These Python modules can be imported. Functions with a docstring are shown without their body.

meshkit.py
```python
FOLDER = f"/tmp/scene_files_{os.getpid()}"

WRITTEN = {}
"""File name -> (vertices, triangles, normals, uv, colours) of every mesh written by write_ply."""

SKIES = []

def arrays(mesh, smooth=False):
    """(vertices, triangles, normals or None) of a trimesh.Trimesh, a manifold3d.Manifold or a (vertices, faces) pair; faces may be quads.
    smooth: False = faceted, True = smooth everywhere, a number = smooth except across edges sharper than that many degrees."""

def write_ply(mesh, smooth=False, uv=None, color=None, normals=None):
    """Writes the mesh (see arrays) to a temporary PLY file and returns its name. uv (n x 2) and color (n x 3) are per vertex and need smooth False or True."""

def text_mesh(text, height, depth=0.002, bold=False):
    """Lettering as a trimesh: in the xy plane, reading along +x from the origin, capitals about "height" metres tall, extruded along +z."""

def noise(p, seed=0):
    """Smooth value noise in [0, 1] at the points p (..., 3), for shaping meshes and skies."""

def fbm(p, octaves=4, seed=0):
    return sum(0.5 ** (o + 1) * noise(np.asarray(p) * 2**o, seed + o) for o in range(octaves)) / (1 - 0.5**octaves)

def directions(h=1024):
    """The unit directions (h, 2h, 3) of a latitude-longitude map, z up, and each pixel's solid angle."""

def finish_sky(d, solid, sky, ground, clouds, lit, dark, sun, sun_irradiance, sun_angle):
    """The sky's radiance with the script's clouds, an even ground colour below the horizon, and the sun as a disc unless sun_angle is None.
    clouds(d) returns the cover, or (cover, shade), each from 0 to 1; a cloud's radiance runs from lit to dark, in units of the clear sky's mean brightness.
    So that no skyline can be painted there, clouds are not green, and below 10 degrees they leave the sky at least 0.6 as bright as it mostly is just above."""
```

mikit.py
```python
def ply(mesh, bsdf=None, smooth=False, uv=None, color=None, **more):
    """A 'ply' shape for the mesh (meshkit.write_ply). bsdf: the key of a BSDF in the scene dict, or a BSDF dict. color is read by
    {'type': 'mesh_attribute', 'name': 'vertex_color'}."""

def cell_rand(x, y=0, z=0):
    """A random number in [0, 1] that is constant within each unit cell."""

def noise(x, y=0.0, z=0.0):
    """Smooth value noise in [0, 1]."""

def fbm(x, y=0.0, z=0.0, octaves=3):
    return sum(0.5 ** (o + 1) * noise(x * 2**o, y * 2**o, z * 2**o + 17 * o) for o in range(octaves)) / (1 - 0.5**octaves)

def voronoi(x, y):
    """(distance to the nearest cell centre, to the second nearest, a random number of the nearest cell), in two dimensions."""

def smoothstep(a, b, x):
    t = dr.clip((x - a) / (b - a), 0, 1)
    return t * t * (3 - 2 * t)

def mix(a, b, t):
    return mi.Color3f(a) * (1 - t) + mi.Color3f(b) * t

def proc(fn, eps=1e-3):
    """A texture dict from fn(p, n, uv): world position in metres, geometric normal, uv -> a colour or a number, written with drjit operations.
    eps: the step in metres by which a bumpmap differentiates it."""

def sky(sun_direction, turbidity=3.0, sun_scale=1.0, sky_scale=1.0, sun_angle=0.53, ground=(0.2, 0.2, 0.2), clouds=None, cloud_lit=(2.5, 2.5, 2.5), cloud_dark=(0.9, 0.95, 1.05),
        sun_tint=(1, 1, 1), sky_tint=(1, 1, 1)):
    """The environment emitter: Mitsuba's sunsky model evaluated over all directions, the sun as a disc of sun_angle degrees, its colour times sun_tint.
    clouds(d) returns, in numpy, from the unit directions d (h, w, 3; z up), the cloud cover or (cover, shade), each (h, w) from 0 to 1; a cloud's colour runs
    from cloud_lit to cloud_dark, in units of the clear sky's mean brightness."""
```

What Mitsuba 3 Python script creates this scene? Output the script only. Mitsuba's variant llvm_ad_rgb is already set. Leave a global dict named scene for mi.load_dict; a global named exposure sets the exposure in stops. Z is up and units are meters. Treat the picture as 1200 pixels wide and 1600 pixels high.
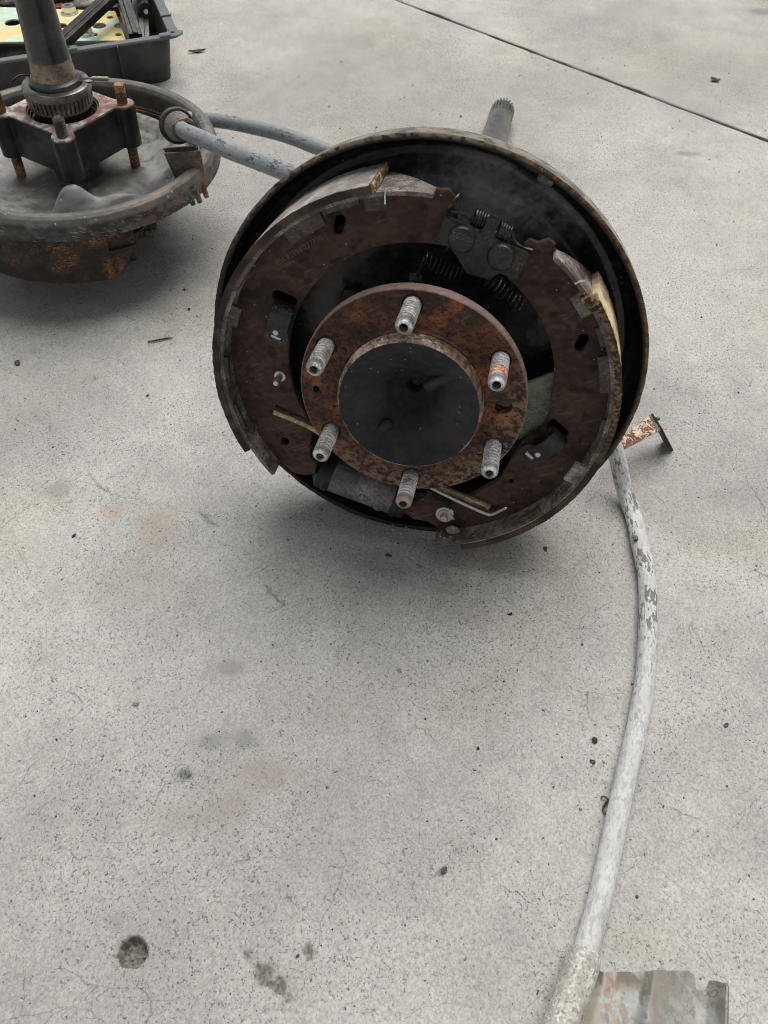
import math
import numpy as np, trimesh, manifold3d as m3, drjit as dr, mitsuba as mi
import shapely.geometry as sg, shapely.ops as so, shapely.affinity as sa
import mikit, meshkit
from mikit import proc, noise, fbm, voronoi, cell_rand, smoothstep, mix

# ---------------------------------------------------------------- camera, sky, exposure
scene, labels = {'type': 'scene'}, {}
exposure = 1.36
CAM_H, PITCH = 0.5539, math.radians(49.05)
scene['camera'] = {
    'type': 'perspective', 'fov': 64.13, 'fov_axis': 'y', 'near_clip': 0.02, 'far_clip': 60.0,
    'to_world': mi.ScalarTransform4f().look_at(origin=[0, 0, CAM_H], target=[0, math.cos(PITCH), CAM_H - math.sin(PITCH)], up=[0, 0, 1]),
    'film': {'type': 'hdrfilm', 'width': 768, 'height': 1024, 'rfilter': {'type': 'gaussian', 'stddev': 0.42}},
    'sampler': {'type': 'independent', 'sample_count': 64}}
scene['sky'] = mikit.sky((0.14, 0.40, 0.90), turbidity=3, sun_scale=1.12, sun_angle=52, ground=(0.3, 0.3, 0.29), clouds=lambda d: 1.0,
                         cloud_lit=(0.92, 0.94, 0.96), cloud_dark=(0.8, 0.82, 0.86), sun_tint=(0.86, 0.97, 1.16))

# ---------------------------------------------------------------- helpers
RNG = np.random.default_rng(7)


def tag(key, label=None, category=None, group=None, kind=None):
    d = labels.setdefault(key, {})
    for k, v in (('label', label), ('category', category), ('group', group), ('kind', kind)):
        if v:
            d[k] = v


def numbered(key):
    if key not in scene and key not in labels:
        return key
    i = 1
    while f'{key}_{i:03d}' in scene or f'{key}_{i:03d}' in labels:
        i += 1
    return f'{key}_{i:03d}'


def cat(ms):
    return trimesh.util.concatenate([as_tm(m) for m in ms])


def as_tm(m):
    if isinstance(m, trimesh.Trimesh):
        return m
    if hasattr(m, 'to_mesh'):
        q = m.to_mesh()
        return trimesh.Trimesh(q.vert_properties[:, :3], q.tri_verts, process=False)
    v, f = m[0], np.asarray(m[1])
    if f.shape[1] == 4:
        f = np.vstack([f[:, [0, 1, 2]], f[:, [0, 2, 3]]])
    return trimesh.Trimesh(np.asarray(v, float), f, process=False)


def place(m, M):
    m = as_tm(m).copy()
    m.apply_transform(M)
    return m


def put(parent, name, mesh, mat, M=None, smooth=35, uv=None):
    """one entry of the scene: parent__name, numbered if taken"""
    key = numbered(f'{parent}__{name}' if parent else name)
    if M is not None:
        mesh = place(mesh, M)
    scene[key] = mikit.ply(as_tm(mesh), mat, smooth=smooth, uv=uv)
    return key


def lathe(prof, n=96, M=None, closed=False, fn=None):
    """revolve (r, z) pairs round z; fn(x, y, z) may move the points"""
    prof = np.asarray(prof, float)
    if closed:
        prof = np.vstack([prof, prof[:1]])
    t = np.linspace(0, 2 * np.pi, n, endpoint=False)
    x = prof[:, 0, None] * np.cos(t)
    y = prof[:, 0, None] * np.sin(t)
    z = np.repeat(prof[:, 1, None], n, 1)
    if fn is not None:
        x, y, z = fn(x, y, z)
    v = np.stack([x, y, z], -1).reshape(-1, 3)
    i, j = np.meshgrid(np.arange(len(prof) - 1), np.arange(n), indexing='ij')
    a, b = (i * n + j).ravel(), (i * n + (j + 1) % n).ravel()
    f = np.stack([a, b, b + n, a + n], 1)
    m = as_tm((v, f))
    return m if M is None else place(m, M)


def spline(p, n=120):
    """Catmull-Rom through the points, evenly spaced"""
    from scipy.interpolate import CubicSpline
    p = np.asarray(p, float)
    d = np.r_[0, np.cumsum(np.linalg.norm(np.diff(p, axis=0), axis=1) ** 0.6)]
    q = CubicSpline(d, p)(np.linspace(0, d[-1], n * 6))
    L = np.r_[0, np.cumsum(np.linalg.norm(np.diff(q, axis=0), axis=1))]
    u = np.linspace(0, L[-1], n)
    return np.stack([np.interp(u, L, q[:, k]) for k in range(q.shape[1])], 1)


def tube(p, r, n=14, uv=False, caps=True):
    p = np.asarray(p, float)
    r = np.broadcast_to(r, len(p)).astype(float)
    t = np.gradient(p, axis=0)
    t /= np.linalg.norm(t, axis=1, keepdims=True)
    a = np.cross(t[0], [0.123, 0.31, 0.94])
    a /= np.linalg.norm(a)
    ring, A = [], []
    for k in range(len(p)):
        a = a - t[k] * (a @ t[k])
        a /= np.linalg.norm(a)
        A.append(a)
    A = np.array(A)
    B = np.cross(t, A)
    m = n + 1 if uv else n
    th = np.linspace(0, 2 * np.pi, m, endpoint=uv)
    v = p[:, None] + r[:, None, None] * (np.cos(th)[None, :, None] * A[:, None] + np.sin(th)[None, :, None] * B[:, None])
    i, j = np.meshgrid(np.arange(len(p) - 1), np.arange(n), indexing='ij')
    q, w = (i * m + j).ravel(), (i * m + (j + 1) % m).ravel()
    f = np.stack([q, w, w + m, q + m], 1)
    f = np.vstack([f[:, [0, 1, 2]], f[:, [0, 2, 3]]])
    v = v.reshape(-1, 3)
    L = np.r_[0, np.cumsum(np.linalg.norm(np.diff(p, axis=0), axis=1))]
    UV = np.stack([np.tile(th / 2 / np.pi, len(p)), np.repeat(L, m)], 1)
    if caps:
        for k, end in ((0, 0), (len(p) - 1, 1)):
            c = len(v)
            v = np.vstack([v, p[k]])
            UV = np.vstack([UV, [0.5, L[k]]])
            idx = k * m + np.arange(n)
            nx = k * m + (np.arange(n) + 1) % m
            f = np.vstack([f, np.stack([np.full(n, c), nx, idx] if end == 0 else [np.full(n, c), idx, nx], 1)])
    me = trimesh.Trimesh(v, f, process=False)
    return (me, UV) if uv else me


def coil(p0, p1, R, turns, wire, n=10, per=16):
    p0, p1 = np.asarray(p0, float), np.asarray(p1, float)
    t = (p1 - p0) / np.linalg.norm(p1 - p0)
    a = np.cross(t, [0.2, 0.1, 1.0])
    a /= np.linalg.norm(a)
    b = np.cross(t, a)
    s = np.linspace(0, 1, int(turns * per) + 1)
    th = 2 * np.pi * turns * s
    return tube(p0 + np.outer(s, p1 - p0) + R * (np.outer(np.cos(th), a) + np.outer(np.sin(th), b)), wire, n)


def manifold_of(m):
    m = as_tm(m)
    m.merge_vertices()
    return m3.Manifold(m3.Mesh(np.asarray(m.vertices, np.float32), np.asarray(m.faces, np.uint32)))


def section(poly):
    if isinstance(poly, (list, np.ndarray)):
        poly = sg.Polygon(poly)
    polys = list(poly.geoms) if hasattr(poly, 'geoms') else [poly]
    loops = []
    for p in polys:
        p = sg.polygon.orient(p)
        loops.append(np.asarray(p.exterior.coords)[:-1])
        loops += [np.asarray(h.coords)[:-1] for h in p.interiors]
    return m3.CrossSection([l.astype(float) for l in loops], m3.FillRule.EvenOdd)


def prism(poly, z0, z1, bevel=0.0):
    """a plate with its top edge cut back by bevel"""
    if isinstance(poly, (list, np.ndarray)):
        poly = sg.Polygon(poly)
    if bevel <= 0:
        return as_tm(m3.Manifold.extrude(section(poly), z1 - z0).translate([0, 0, z0]))
    a = m3.Manifold.extrude(section(poly), z1 - z0 - bevel).translate([0, 0, z0])
    b = m3.Manifold.extrude(section(poly.buffer(-bevel * 0.45)), bevel * 0.6).translate([0, 0, z1 - bevel])
    c = m3.Manifold.extrude(section(poly.buffer(-bevel)), bevel * 0.4).translate([0, 0, z1 - bevel * 0.4])
    return cat([a, b, c])


def frame(o, x, y, z):
    M = np.eye(4)
    M[:3, 0], M[:3, 1], M[:3, 2], M[:3, 3] = x, y, z, o
    return M


def along(p0, p1, hint=(0.1, 0.2, 1)):
    """frame at p0 with z towards p1"""
    p0, p1 = np.asarray(p0, float), np.asarray(p1, float)
    z = (p1 - p0) / np.linalg.norm(p1 - p0)
    x = np.cross(hint, z)
    x /= np.linalg.norm(x)
    return frame(p0, x, np.cross(z, x), z)


def rbox(size, r, seg=6):
    s = np.asarray(size, float) / 2 - r
    ball = m3.Manifold.sphere(r, 4 * seg)
    return as_tm(m3.Manifold.batch_hull([ball.translate([i * s[0], j * s[1], k * s[2]]) for i in (-1, 1) for j in (-1, 1) for k in (-1, 1)]))


def arc(r, a0, a1, n=40, c=(0, 0)):
    t = np.radians(np.linspace(a0, a1, n))
    return [(c[0] + r * math.cos(x), c[1] + r * math.sin(x)) for x in t]


def band(r0, r1, a0, a1, w0, w1, c=(0, 0), n=60, jag=0.0, seed=0, back=None):
    """a curved strip: radii r0..r1, degrees a0..a1, from w0 (back) to w1 (front); back(t) gives another back edge"""
    s = np.linspace(0, 1, n)
    t = np.radians(a0 + (a1 - a0) * s)
    k = np.random.default_rng(seed).uniform(-1, 1, (4, n)) * jag
    wb = np.array([back(x) for x in s]) if back else np.full(n, w0)
    ring = []
    for rr, ww in ((r0, wb + k[0]), (r1 + k[2], wb + k[0]), (r1 + k[3], w1 + k[1]), (r0, w1 + k[1])):
        ring.append(np.stack([c[0] + rr * np.cos(t), c[1] + rr * np.sin(t), ww], 1))
    v = np.stack(ring, 1).reshape(-1, 3)
    f = []
    for i in range(n - 1):
        for j in range(4):
            a, b = 4 * i + j, 4 * i + (j + 1) % 4
            f.append([a, b, b + 4, a + 4])
    f += [[0, 3, 2, 1], [4 * n - 4, 4 * n - 3, 4 * n - 2, 4 * n - 1]]
    m = as_tm((v, np.array(f)))
    m.fix_normals()
    return m


def thread(r, length, pitch=0.0015, depth=0.0006, n=28, tip=0.0015, bore=0.0):
    """a stud along z with real thread ridges, a chamfered end and maybe a socket in it"""
    prof = [(0, 0), (r, 0), (r, length * 0.18)]
    z = length * 0.18
    while z + pitch < length - tip:
        prof += [(r - depth, z + pitch * 0.35), (r - depth, z + pitch * 0.5), (r, z + pitch * 0.85), (r, z + pitch)]
        z += pitch
    prof += [(r - depth, length - tip), (r - depth - tip * 0.8, length)]
    if bore:
        prof += [(bore, length), (bore * 0.92, length - 0.006), (0, length - 0.007)]
    else:
        prof += [(0, length)]
    return lathe(prof, n)


# ---------------------------------------------------------------- materials
def mat(key, colour, rough=0.6, metal=0.0, spec=0.4, bump=None, bump_scale=1.0, eps=4e-4, **kw):
    b = {'type': 'principled', 'base_color': colour if isinstance(colour, dict) else {'type': 'rgb', 'value': list(colour)},
         'roughness': rough, 'metallic': metal, **kw}
    if metal == 0.0:
        b['specular'] = spec
    if bump is not None:
        b = {'type': 'bumpmap', 'height': proc(bump, eps), 'scale': bump_scale, 'nested': b}
    scene[key] = {'type': 'twosided', 'nested': b}


def gauss(p, x, y, rx, ry, a=0.0):
    c, s = math.cos(a), math.sin(a)
    dx, dy = p.x - x, p.y - y
    u, v = (dx * c + dy * s) / rx, (-dx * s + dy * c) / ry
    return dr.exp(-(u * u + v * v))


def concrete(p, n, uv):
    big = fbm(p.x * 5 + 3, p.y * 5, 0.0, 4)
    mid = fbm(p.x * 38, p.y * 38, 2.0, 3)
    grain = noise(p.x * 900, p.y * 820, 1.0)
    fine = noise(p.x * 1900 + 0.5 * grain, p.y * 1700, 4.0)
    c = mix((0.355, 0.355, 0.346), (0.462, 0.462, 0.451), smoothstep(0.25, 0.75, big))
    c = c * (0.87 + 0.25 * mid) * (0.70 + 0.38 * grain + 0.24 * fine)
    warm = smoothstep(0.5, 0.8, fbm(p.x * 9 + 40, p.y * 9 + 7, 0.0, 3))
    c = mix(c, c * mi.Color3f(1.01, 0.985, 0.945), warm)
    # dark grains and pores: uneven blots, in drifts
    drift = smoothstep(0.36, 0.62, fbm(p.x * 16 + 11, p.y * 16, 5.0, 3))
    blot = smoothstep(0.66, 0.80, 0.60 * noise(p.x * 760 + 7, p.y * 660, 8.0) + 0.40 * noise(p.x * 1700, p.y * 1500, 3.0))
    c = c * (1 - (0.26 + 0.26 * drift) * blot)
    wx, wy = p.x + 0.0022 * noise(p.x * 600, p.y * 600, 2.0), p.y + 0.0022 * noise(p.x * 560, p.y * 600, 7.0)
    for s, lo, hi, k, cut in ((260.0, 0.08, 0.22, 0.7, 0.945), (110.0, 0.05, 0.11, 0.85, 0.955)):
        d, e, w = voronoi(wx * s, wy * s)
        c = c * (1 - k * smoothstep(cut, cut + 0.02, w) * (1 - smoothstep(lo, hi, d)))
    # hairline crazing, broken up
    jx, jy = p.x + 0.010 * fbm(p.x * 70, p.y * 70, 5.0, 4), p.y + 0.010 * fbm(p.x * 70, p.y * 70, 19.0, 4)
    for f, wd, off, k in ((9.0, 0.010, 5.0, 0.34), (19.0, 0.014, 31.0, 0.32)):
        d, e, w = voronoi(jx * f + off, jy * f * 1.4)
        gate = smoothstep(0.57, 0.68, fbm(p.x * 34 + off, p.y * 34, 3.0, 3))
        c = c * (1 - k * gate * (1 - smoothstep(wd * 0.35, wd, e - d)))
    # a scraped arc far back
    arc_ = dr.abs(p.y - (1.735 - 0.62 * dr.square(p.x + 0.30)))
    c = mix(c, mi.Color3f(0.33, 0.29, 0.24), 0.55 * (1 - smoothstep(0.002, 0.006, arc_)) * smoothstep(-0.36, -0.30, p.x) * (1 - smoothstep(-0.07, -0.03, p.x)) * (0.2 + mid))
    # stains
    stn = fbm(p.x * 150, p.y * 150, 6.0, 3)
    for x, y, rx, ry, col, k in (
            (-0.243, 0.481, 0.011, 0.009, (0.42, 0.25, 0.13), 0.40), (-0.30, 0.508, 0.016, 0.012, (0.16, 0.15, 0.12), 0.42),
            (-0.202, 0.40, 0.040, 0.024, (0.35, 0.28, 0.25), 0.28), (-0.139, 0.236, 0.0065, 0.005, (0.07, 0.07, 0.07), 0.95),
            (-0.125, 0.261, 0.012, 0.008, (0.15, 0.15, 0.16), 0.55), (-0.102, 0.263, 0.010, 0.008, (0.15, 0.15, 0.16), 0.5),
            (-0.085, 0.236, 0.026, 0.012, (0.30, 0.225, 0.195), 0.32), (-0.105, 0.215, 0.016, 0.010, (0.28, 0.21, 0.18), 0.3),
            (-0.135, 0.205, 0.022, 0.010, (0.27, 0.22, 0.18), 0.3), (0.44, 1.168, 0.02, 0.008, (0.1, 0.1, 0.1), 0.5), (0.16, 0.13, 0.04, 0.012, (0.46, 0.40, 0.29), 0.2),
            (0.723, 1.75, 0.03, 0.02, (0.1, 0.12, 0.13), 0.6), (-0.2, 0.46, 0.02, 0.03, (0.33, 0.23, 0.17), 0.3), (-0.118, 0.322, 0.012, 0.008, (0.14, 0.13, 0.12), 0.4),
            (0.3, 1.35, 0.12, 0.1, (0.36, 0.34, 0.31), 0.2), (0.45, 1.5, 0.25, 0.12, (0.36, 0.34, 0.31), 0.2)):
        c = mix(c, mi.Color3f(col), k * dr.minimum(1.0, 1.5 * gauss(p, x, y, rx * 0.9, ry * 0.9)) * smoothstep(0.36, 0.60, 0.45 * stn + 0.25 * mid + 0.3 * gauss(p, x, y, rx, ry) + 0.12 * grain) * (0.45 + 0.7 * grain))
    # colour darkens with depth inside the hollows
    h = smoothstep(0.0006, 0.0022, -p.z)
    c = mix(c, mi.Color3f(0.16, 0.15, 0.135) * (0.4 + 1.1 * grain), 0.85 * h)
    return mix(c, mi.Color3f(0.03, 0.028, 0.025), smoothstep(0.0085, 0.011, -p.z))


def concrete_h(p, n, uv):
    return 0.0005 * noise(p.x * 420, p.y * 420, 1.0) + 0.0009 * fbm(p.x * 90, p.y * 90, 3.0, 3)


mat('concrete', proc(concrete), rough=0.9, spec=0.25, bump=concrete_h)


def rustfn(dark, mid_, hot, f=1.0, lo=0.5, hi=0.72, pit=0.5, off=0.0):
    def fn(p, n, uv):
        a = fbm(p.x * 55 * f + off, p.y * 55 * f, p.z * 55 * f, 3)
        b = fbm(p.x * 230 * f, p.y * 230 * f + off, p.z * 230 * f, 2)
        g = noise(p.x * 900, p.y * 900, p.z * 900)
        c = mix(dark, mid_, smoothstep(0.35, 0.65, 0.55 * a + 0.45 * b))
        c = mix(c, mi.Color3f(hot), smoothstep(lo, hi, 0.65 * a + 0.35 * g))
        return c * (1 - pit * smoothstep(0.6, 0.72, b)) * (0.8 + 0.4 * g)
    return fn


def lump(amp, f):
    return lambda p, n, uv: amp * fbm(p.x * f, p.y * f, p.z * f, 3)


# frame of the main assembly (right, up, towards the viewer) and of the one behind it
MO = np.array([0.0194825, 0.4418979, 0.1687935])
MU = np.array([0.98178363, -0.19000239, 0.0])
MV = np.array([0.03353679, 0.1732919, 0.98429935])
MA = np.array([-0.18701922, -0.96636898, 0.17650722])
MM = frame(MO, MU, MV, MA)
LO = np.array([-0.35612892, 0.92893035, 0.11084893])
L1 = np.array([0.99926772, 0.0, -0.03826266])
L2 = np.array([0.00175118, 0.99895212, 0.04573388])
LB = np.array([0.03822256, -0.0457674, 0.99822061])
ML = frame(LO, L1, L2, LB)


def local(p, o, ax):
    return sum((p[k] - float(o[k])) * float(ax[k]) for k in range(3))


def flangefn(p, n, uv):
    x, y = local(p, MO, MU), local(p, MO, MV)
    r = dr.sqrt(x * x + y * y)
    a = fbm(p.x * 62, p.y * 62, p.z * 62, 4)
    b = fbm(p.x * 300 + 5, p.y * 300, p.z * 300, 3)
    g = noise(p.x * 800, p.y * 800, p.z * 800)
    c = mix((0.040, 0.021, 0.016), (0.125, 0.050, 0.027), smoothstep(0.40, 0.60, 0.45 * a + 0.55 * b))
    c = mix(c, mi.Color3f(0.28, 0.10, 0.029), 0.75 * smoothstep(0.58, 0.72, a) * (0.4 + 0.8 * g))
    # rust run from the open hole at the right, and bare worn metal with pits low down
    c = mix(c, mi.Color3f(0.36, 0.13, 0.03), 0.9 * dr.exp(-((x - 0.067) ** 2 / 1.4e-4 + (y + 0.006) ** 2 / 1.0e-4)) * smoothstep(0.3, 0.6, b))
    low = smoothstep(0.02, -0.05, y - 0.5 * x) * smoothstep(0.42, 0.56, b) * smoothstep(0.055, 0.075, r)
    c = mix(c, mi.Color3f(0.22, 0.155, 0.118), 0.75 * low)
    pits = smoothstep(0.60, 0.67, fbm(p.x * 520, p.y * 520, p.z * 520, 2))
    c = c * (1 - 0.65 * pits) * (0.75 + 0.5 * g)
    side = smoothstep(0.0800, 0.0812, r)
    return mix(c, mi.Color3f(0.21, 0.155, 0.14) * (0.6 + 0.8 * b), side)


mat('flange_rust', proc(flangefn), rough=0.62, spec=0.35, bump=lump(0.0011, 260.0))
mat('hub_metal', proc(rustfn((0.07, 0.038, 0.027), (0.26, 0.20, 0.165), (0.40, 0.345, 0.30), 1.6, 0.55, 0.68, 0.25)), rough=0.5, spec=0.35, bump=lump(0.0005, 300.0))


def dishfn(p, n, uv):
    a = fbm(p.x * 60, p.y * 60, p.z * 60, 4)
    g = noise(p.x * 700, p.y * 700, p.z * 700)
    d, e, w = voronoi(p.x * 230, p.z * 230)
    c = mix((0.010, 0.012, 0.0145), (0.024, 0.028, 0.034), smoothstep(0.30, 0.72, 0.5 * a + 0.5 * fbm(p.x * 260, p.y * 260, p.z * 260, 3))) * (0.8 + 0.4 * g)
    c = mix(c, mi.Color3f(0.06, 0.042, 0.032), 0.4 * smoothstep(0.6, 0.75, fbm(p.x * 40 + 8, p.y * 40, p.z * 40, 3)))
    return mix(c, mi.Color3f(0.3, 0.29, 0.27), 0.7 * smoothstep(0.93, 0.95, w) * (1 - smoothstep(0.08, 0.16, d)))


mat('dish_black', proc(dishfn), rough=0.45, spec=0.3, bump=lump(0.0005, 180.0))


def studfn(p, n, uv):
    a = fbm(p.x * 110, p.y * 110, p.z * 110, 3)
    g = noise(p.x * 900, p.y * 900, p.z * 900)
    c = mix((0.30, 0.30, 0.315), (0.78, 0.79, 0.81), smoothstep(0.3, 0.60, 0.6 * a + 0.4 * g))
    w = local(p, MO, MA)
    c = c * (0.80 + 0.22 * dr.sin(w * 2 * math.pi / 0.0036) * smoothstep(0.004, 0.008, w))
    c = c * (1 - 0.55 * dr.exp(-dr.square((w - 0.0295 - 0.002 * a) / 0.0016)))
    return mix(c, mi.Color3f(0.26, 0.17, 0.12), 0.7 * smoothstep(0.54, 0.68, fbm(p.x * 75 + 3, p.y * 75, p.z * 75, 2)))


mat('stud_zinc', proc(studfn), rough=0.38, metal=0.3)
mat('stud_orange', proc(rustfn((0.42, 0.12, 0.04), (0.6, 0.2, 0.07), (0.7, 0.45, 0.35), 2.0)), rough=0.6)
mat('socket_black', (0.012, 0.011, 0.011), rough=0.7)


def webfn(p, n, uv):
    a = fbm(p.x * 40, p.y * 40, p.z * 40, 4)
    b = noise(p.x * 300, p.y * 300, p.z * 300)
    g = noise(p.x * 1100, p.y * 1100, p.z * 1100)
    c = mix((0.058, 0.035, 0.0285), (0.092, 0.058, 0.047), smoothstep(0.35, 0.65, 0.6 * a + 0.4 * b)) * (0.88 + 0.24 * g)
    x, y = local(p, MO, MU), local(p, MO, MV)
    c = mix(c, mi.Color3f(0.105, 0.07, 0.058), 0.6 * smoothstep(0.52, 0.66, b * 0.6 + a * 0.4) * smoothstep(0.02, 0.06, y) * smoothstep(0.03, 0.06, x))
    sc = smoothstep(0.74, 0.82, noise((p.x + 0.5 * p.z) * 90, (p.z - 0.5 * p.x) * 900, 2.0)) * smoothstep(0.5, 0.6, a)
    c = mix(c, mi.Color3f(0.16, 0.12, 0.10), 0.5 * sc)
    c = mix(c, mi.Color3f(0.020, 0.016, 0.015), 0.6 * smoothstep(0.60, 0.68, fbm(p.x * 95 + 4, p.y * 95, p.z * 95, 3)))
    d, e, w = voronoi(p.x * 190, p.z * 190)
    return mix(c, mi.Color3f(0.42, 0.38, 0.33), 0.8 * smoothstep(0.955, 0.965, w) * (1 - smoothstep(0.06, 0.13, d)))


mat('web_brown', proc(webfn), rough=0.6, spec=0.15, bump=lump(0.0004, 220.0))
mat('web_letter', (0.15, 0.112, 0.10), rough=0.6)
mat('table_steel', proc(rustfn((0.085, 0.065, 0.055), (0.25, 0.225, 0.215), (0.34, 0.31, 0.29), 1.2, 0.55, 0.7, 0.35)), rough=0.55, spec=0.4, bump=lump(0.0004, 250.0))
mat('nib_steel', proc(rustfn((0.032, 0.026, 0.024), (0.075, 0.062, 0.056), (0.11, 0.085, 0.065), 1.2, 0.55, 0.7, 0.35)), rough=0.55, spec=0.4)


def liningfn(p, n, uv):
    x, w = local(p, MO, MU), local(p, MO, MA)
    a = fbm(p.x * 70, p.y * 70, p.z * 70, 3)
    g = noise(p.x * 900, p.y * 900, p.z * 900)
    c = mix((0.17, 0.16, 0.155), (0.34, 0.325, 0.31), smoothstep(0.3, 0.7, a)) * (0.75 + 0.5 * g)
    # the front edge is grimy; the right-hand lining carries tan rust dust
    tan = mix((0.32, 0.23, 0.13), (0.62, 0.50, 0.33), smoothstep(0.35, 0.65, a)) * (0.75 + 0.5 * g)
    c = mix(c, tan, smoothstep(0.02, 0.06, x))
    edge = smoothstep(-0.0145, -0.0128, w)
    dirt = mix((0.035, 0.030, 0.026), (0.085, 0.065, 0.05), smoothstep(0.4, 0.6, a))
    crust = mix((0.05, 0.036, 0.025), (0.20, 0.145, 0.09), smoothstep(0.38, 0.66, fbm(p.x * 480, p.y * 480, p.z * 480, 3)))
    return mix(c, mix(dirt, crust, smoothstep(0.04, 0.08, x) * smoothstep(-0.05, 0.0, local(p, MO, MV))), edge)


mat('lining', proc(liningfn), rough=0.85, spec=0.25, bump=lump(0.0009, 260.0))
mat('gold_rust', proc(rustfn((0.10, 0.066, 0.040), (0.30, 0.215, 0.125), (0.52, 0.42, 0.29), 4.0)), rough=0.7, bump=lump(0.002, 400.0))


def platefn(p, n, uv):
    u, v, w_ = local(p, MO, MU), local(p, MO, MV), local(p, MO, MA)
    a = fbm(p.x * 30, p.y * 30, p.z * 30, 4)
    b = fbm(p.x * 120, p.y * 120, p.z * 120, 3)
    g = noise(p.x * 800, p.y * 800, p.z * 800)
    r = dr.sqrt(u * u + v * v)
    f = fbm(p.x * 330, p.y * 330, p.z * 330, 3)
    c = mix((0.008, 0.008, 0.009), (0.026, 0.027, 0.028), smoothstep(0.42, 0.68, 0.3 * a + 0.4 * b + 0.3 * f)) * (0.85 + 0.3 * g)
    # road dust with painted sheen on the upper plate floor, wiped in places
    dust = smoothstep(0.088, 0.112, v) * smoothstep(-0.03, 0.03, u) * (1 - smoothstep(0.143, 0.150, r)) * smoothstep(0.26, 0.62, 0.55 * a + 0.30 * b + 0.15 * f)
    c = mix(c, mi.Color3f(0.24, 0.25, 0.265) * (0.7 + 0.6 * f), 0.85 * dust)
    # scratches through it
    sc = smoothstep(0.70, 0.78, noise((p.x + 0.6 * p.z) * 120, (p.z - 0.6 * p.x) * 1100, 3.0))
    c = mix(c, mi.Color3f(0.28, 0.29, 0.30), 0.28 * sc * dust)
    # the outside is caked
    c = mix(c, mix((0.06, 0.054, 0.045), (0.20, 0.18, 0.145), smoothstep(0.35, 0.65, b)), smoothstep(0.1612, 0.1622, r) * smoothstep(0.0, 0.05, v))
    d, e, w = voronoi(p.x * 170, p.z * 170)
    return mix(c, mi.Color3f(0.25, 0.24, 0.22), 0.5 * smoothstep(0.95, 0.96, w) * (1 - smoothstep(0.06, 0.14, d)))


mat('plate_black', proc(platefn), rough=0.32, spec=0.5, bump=lump(0.0005, 160.0))


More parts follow.
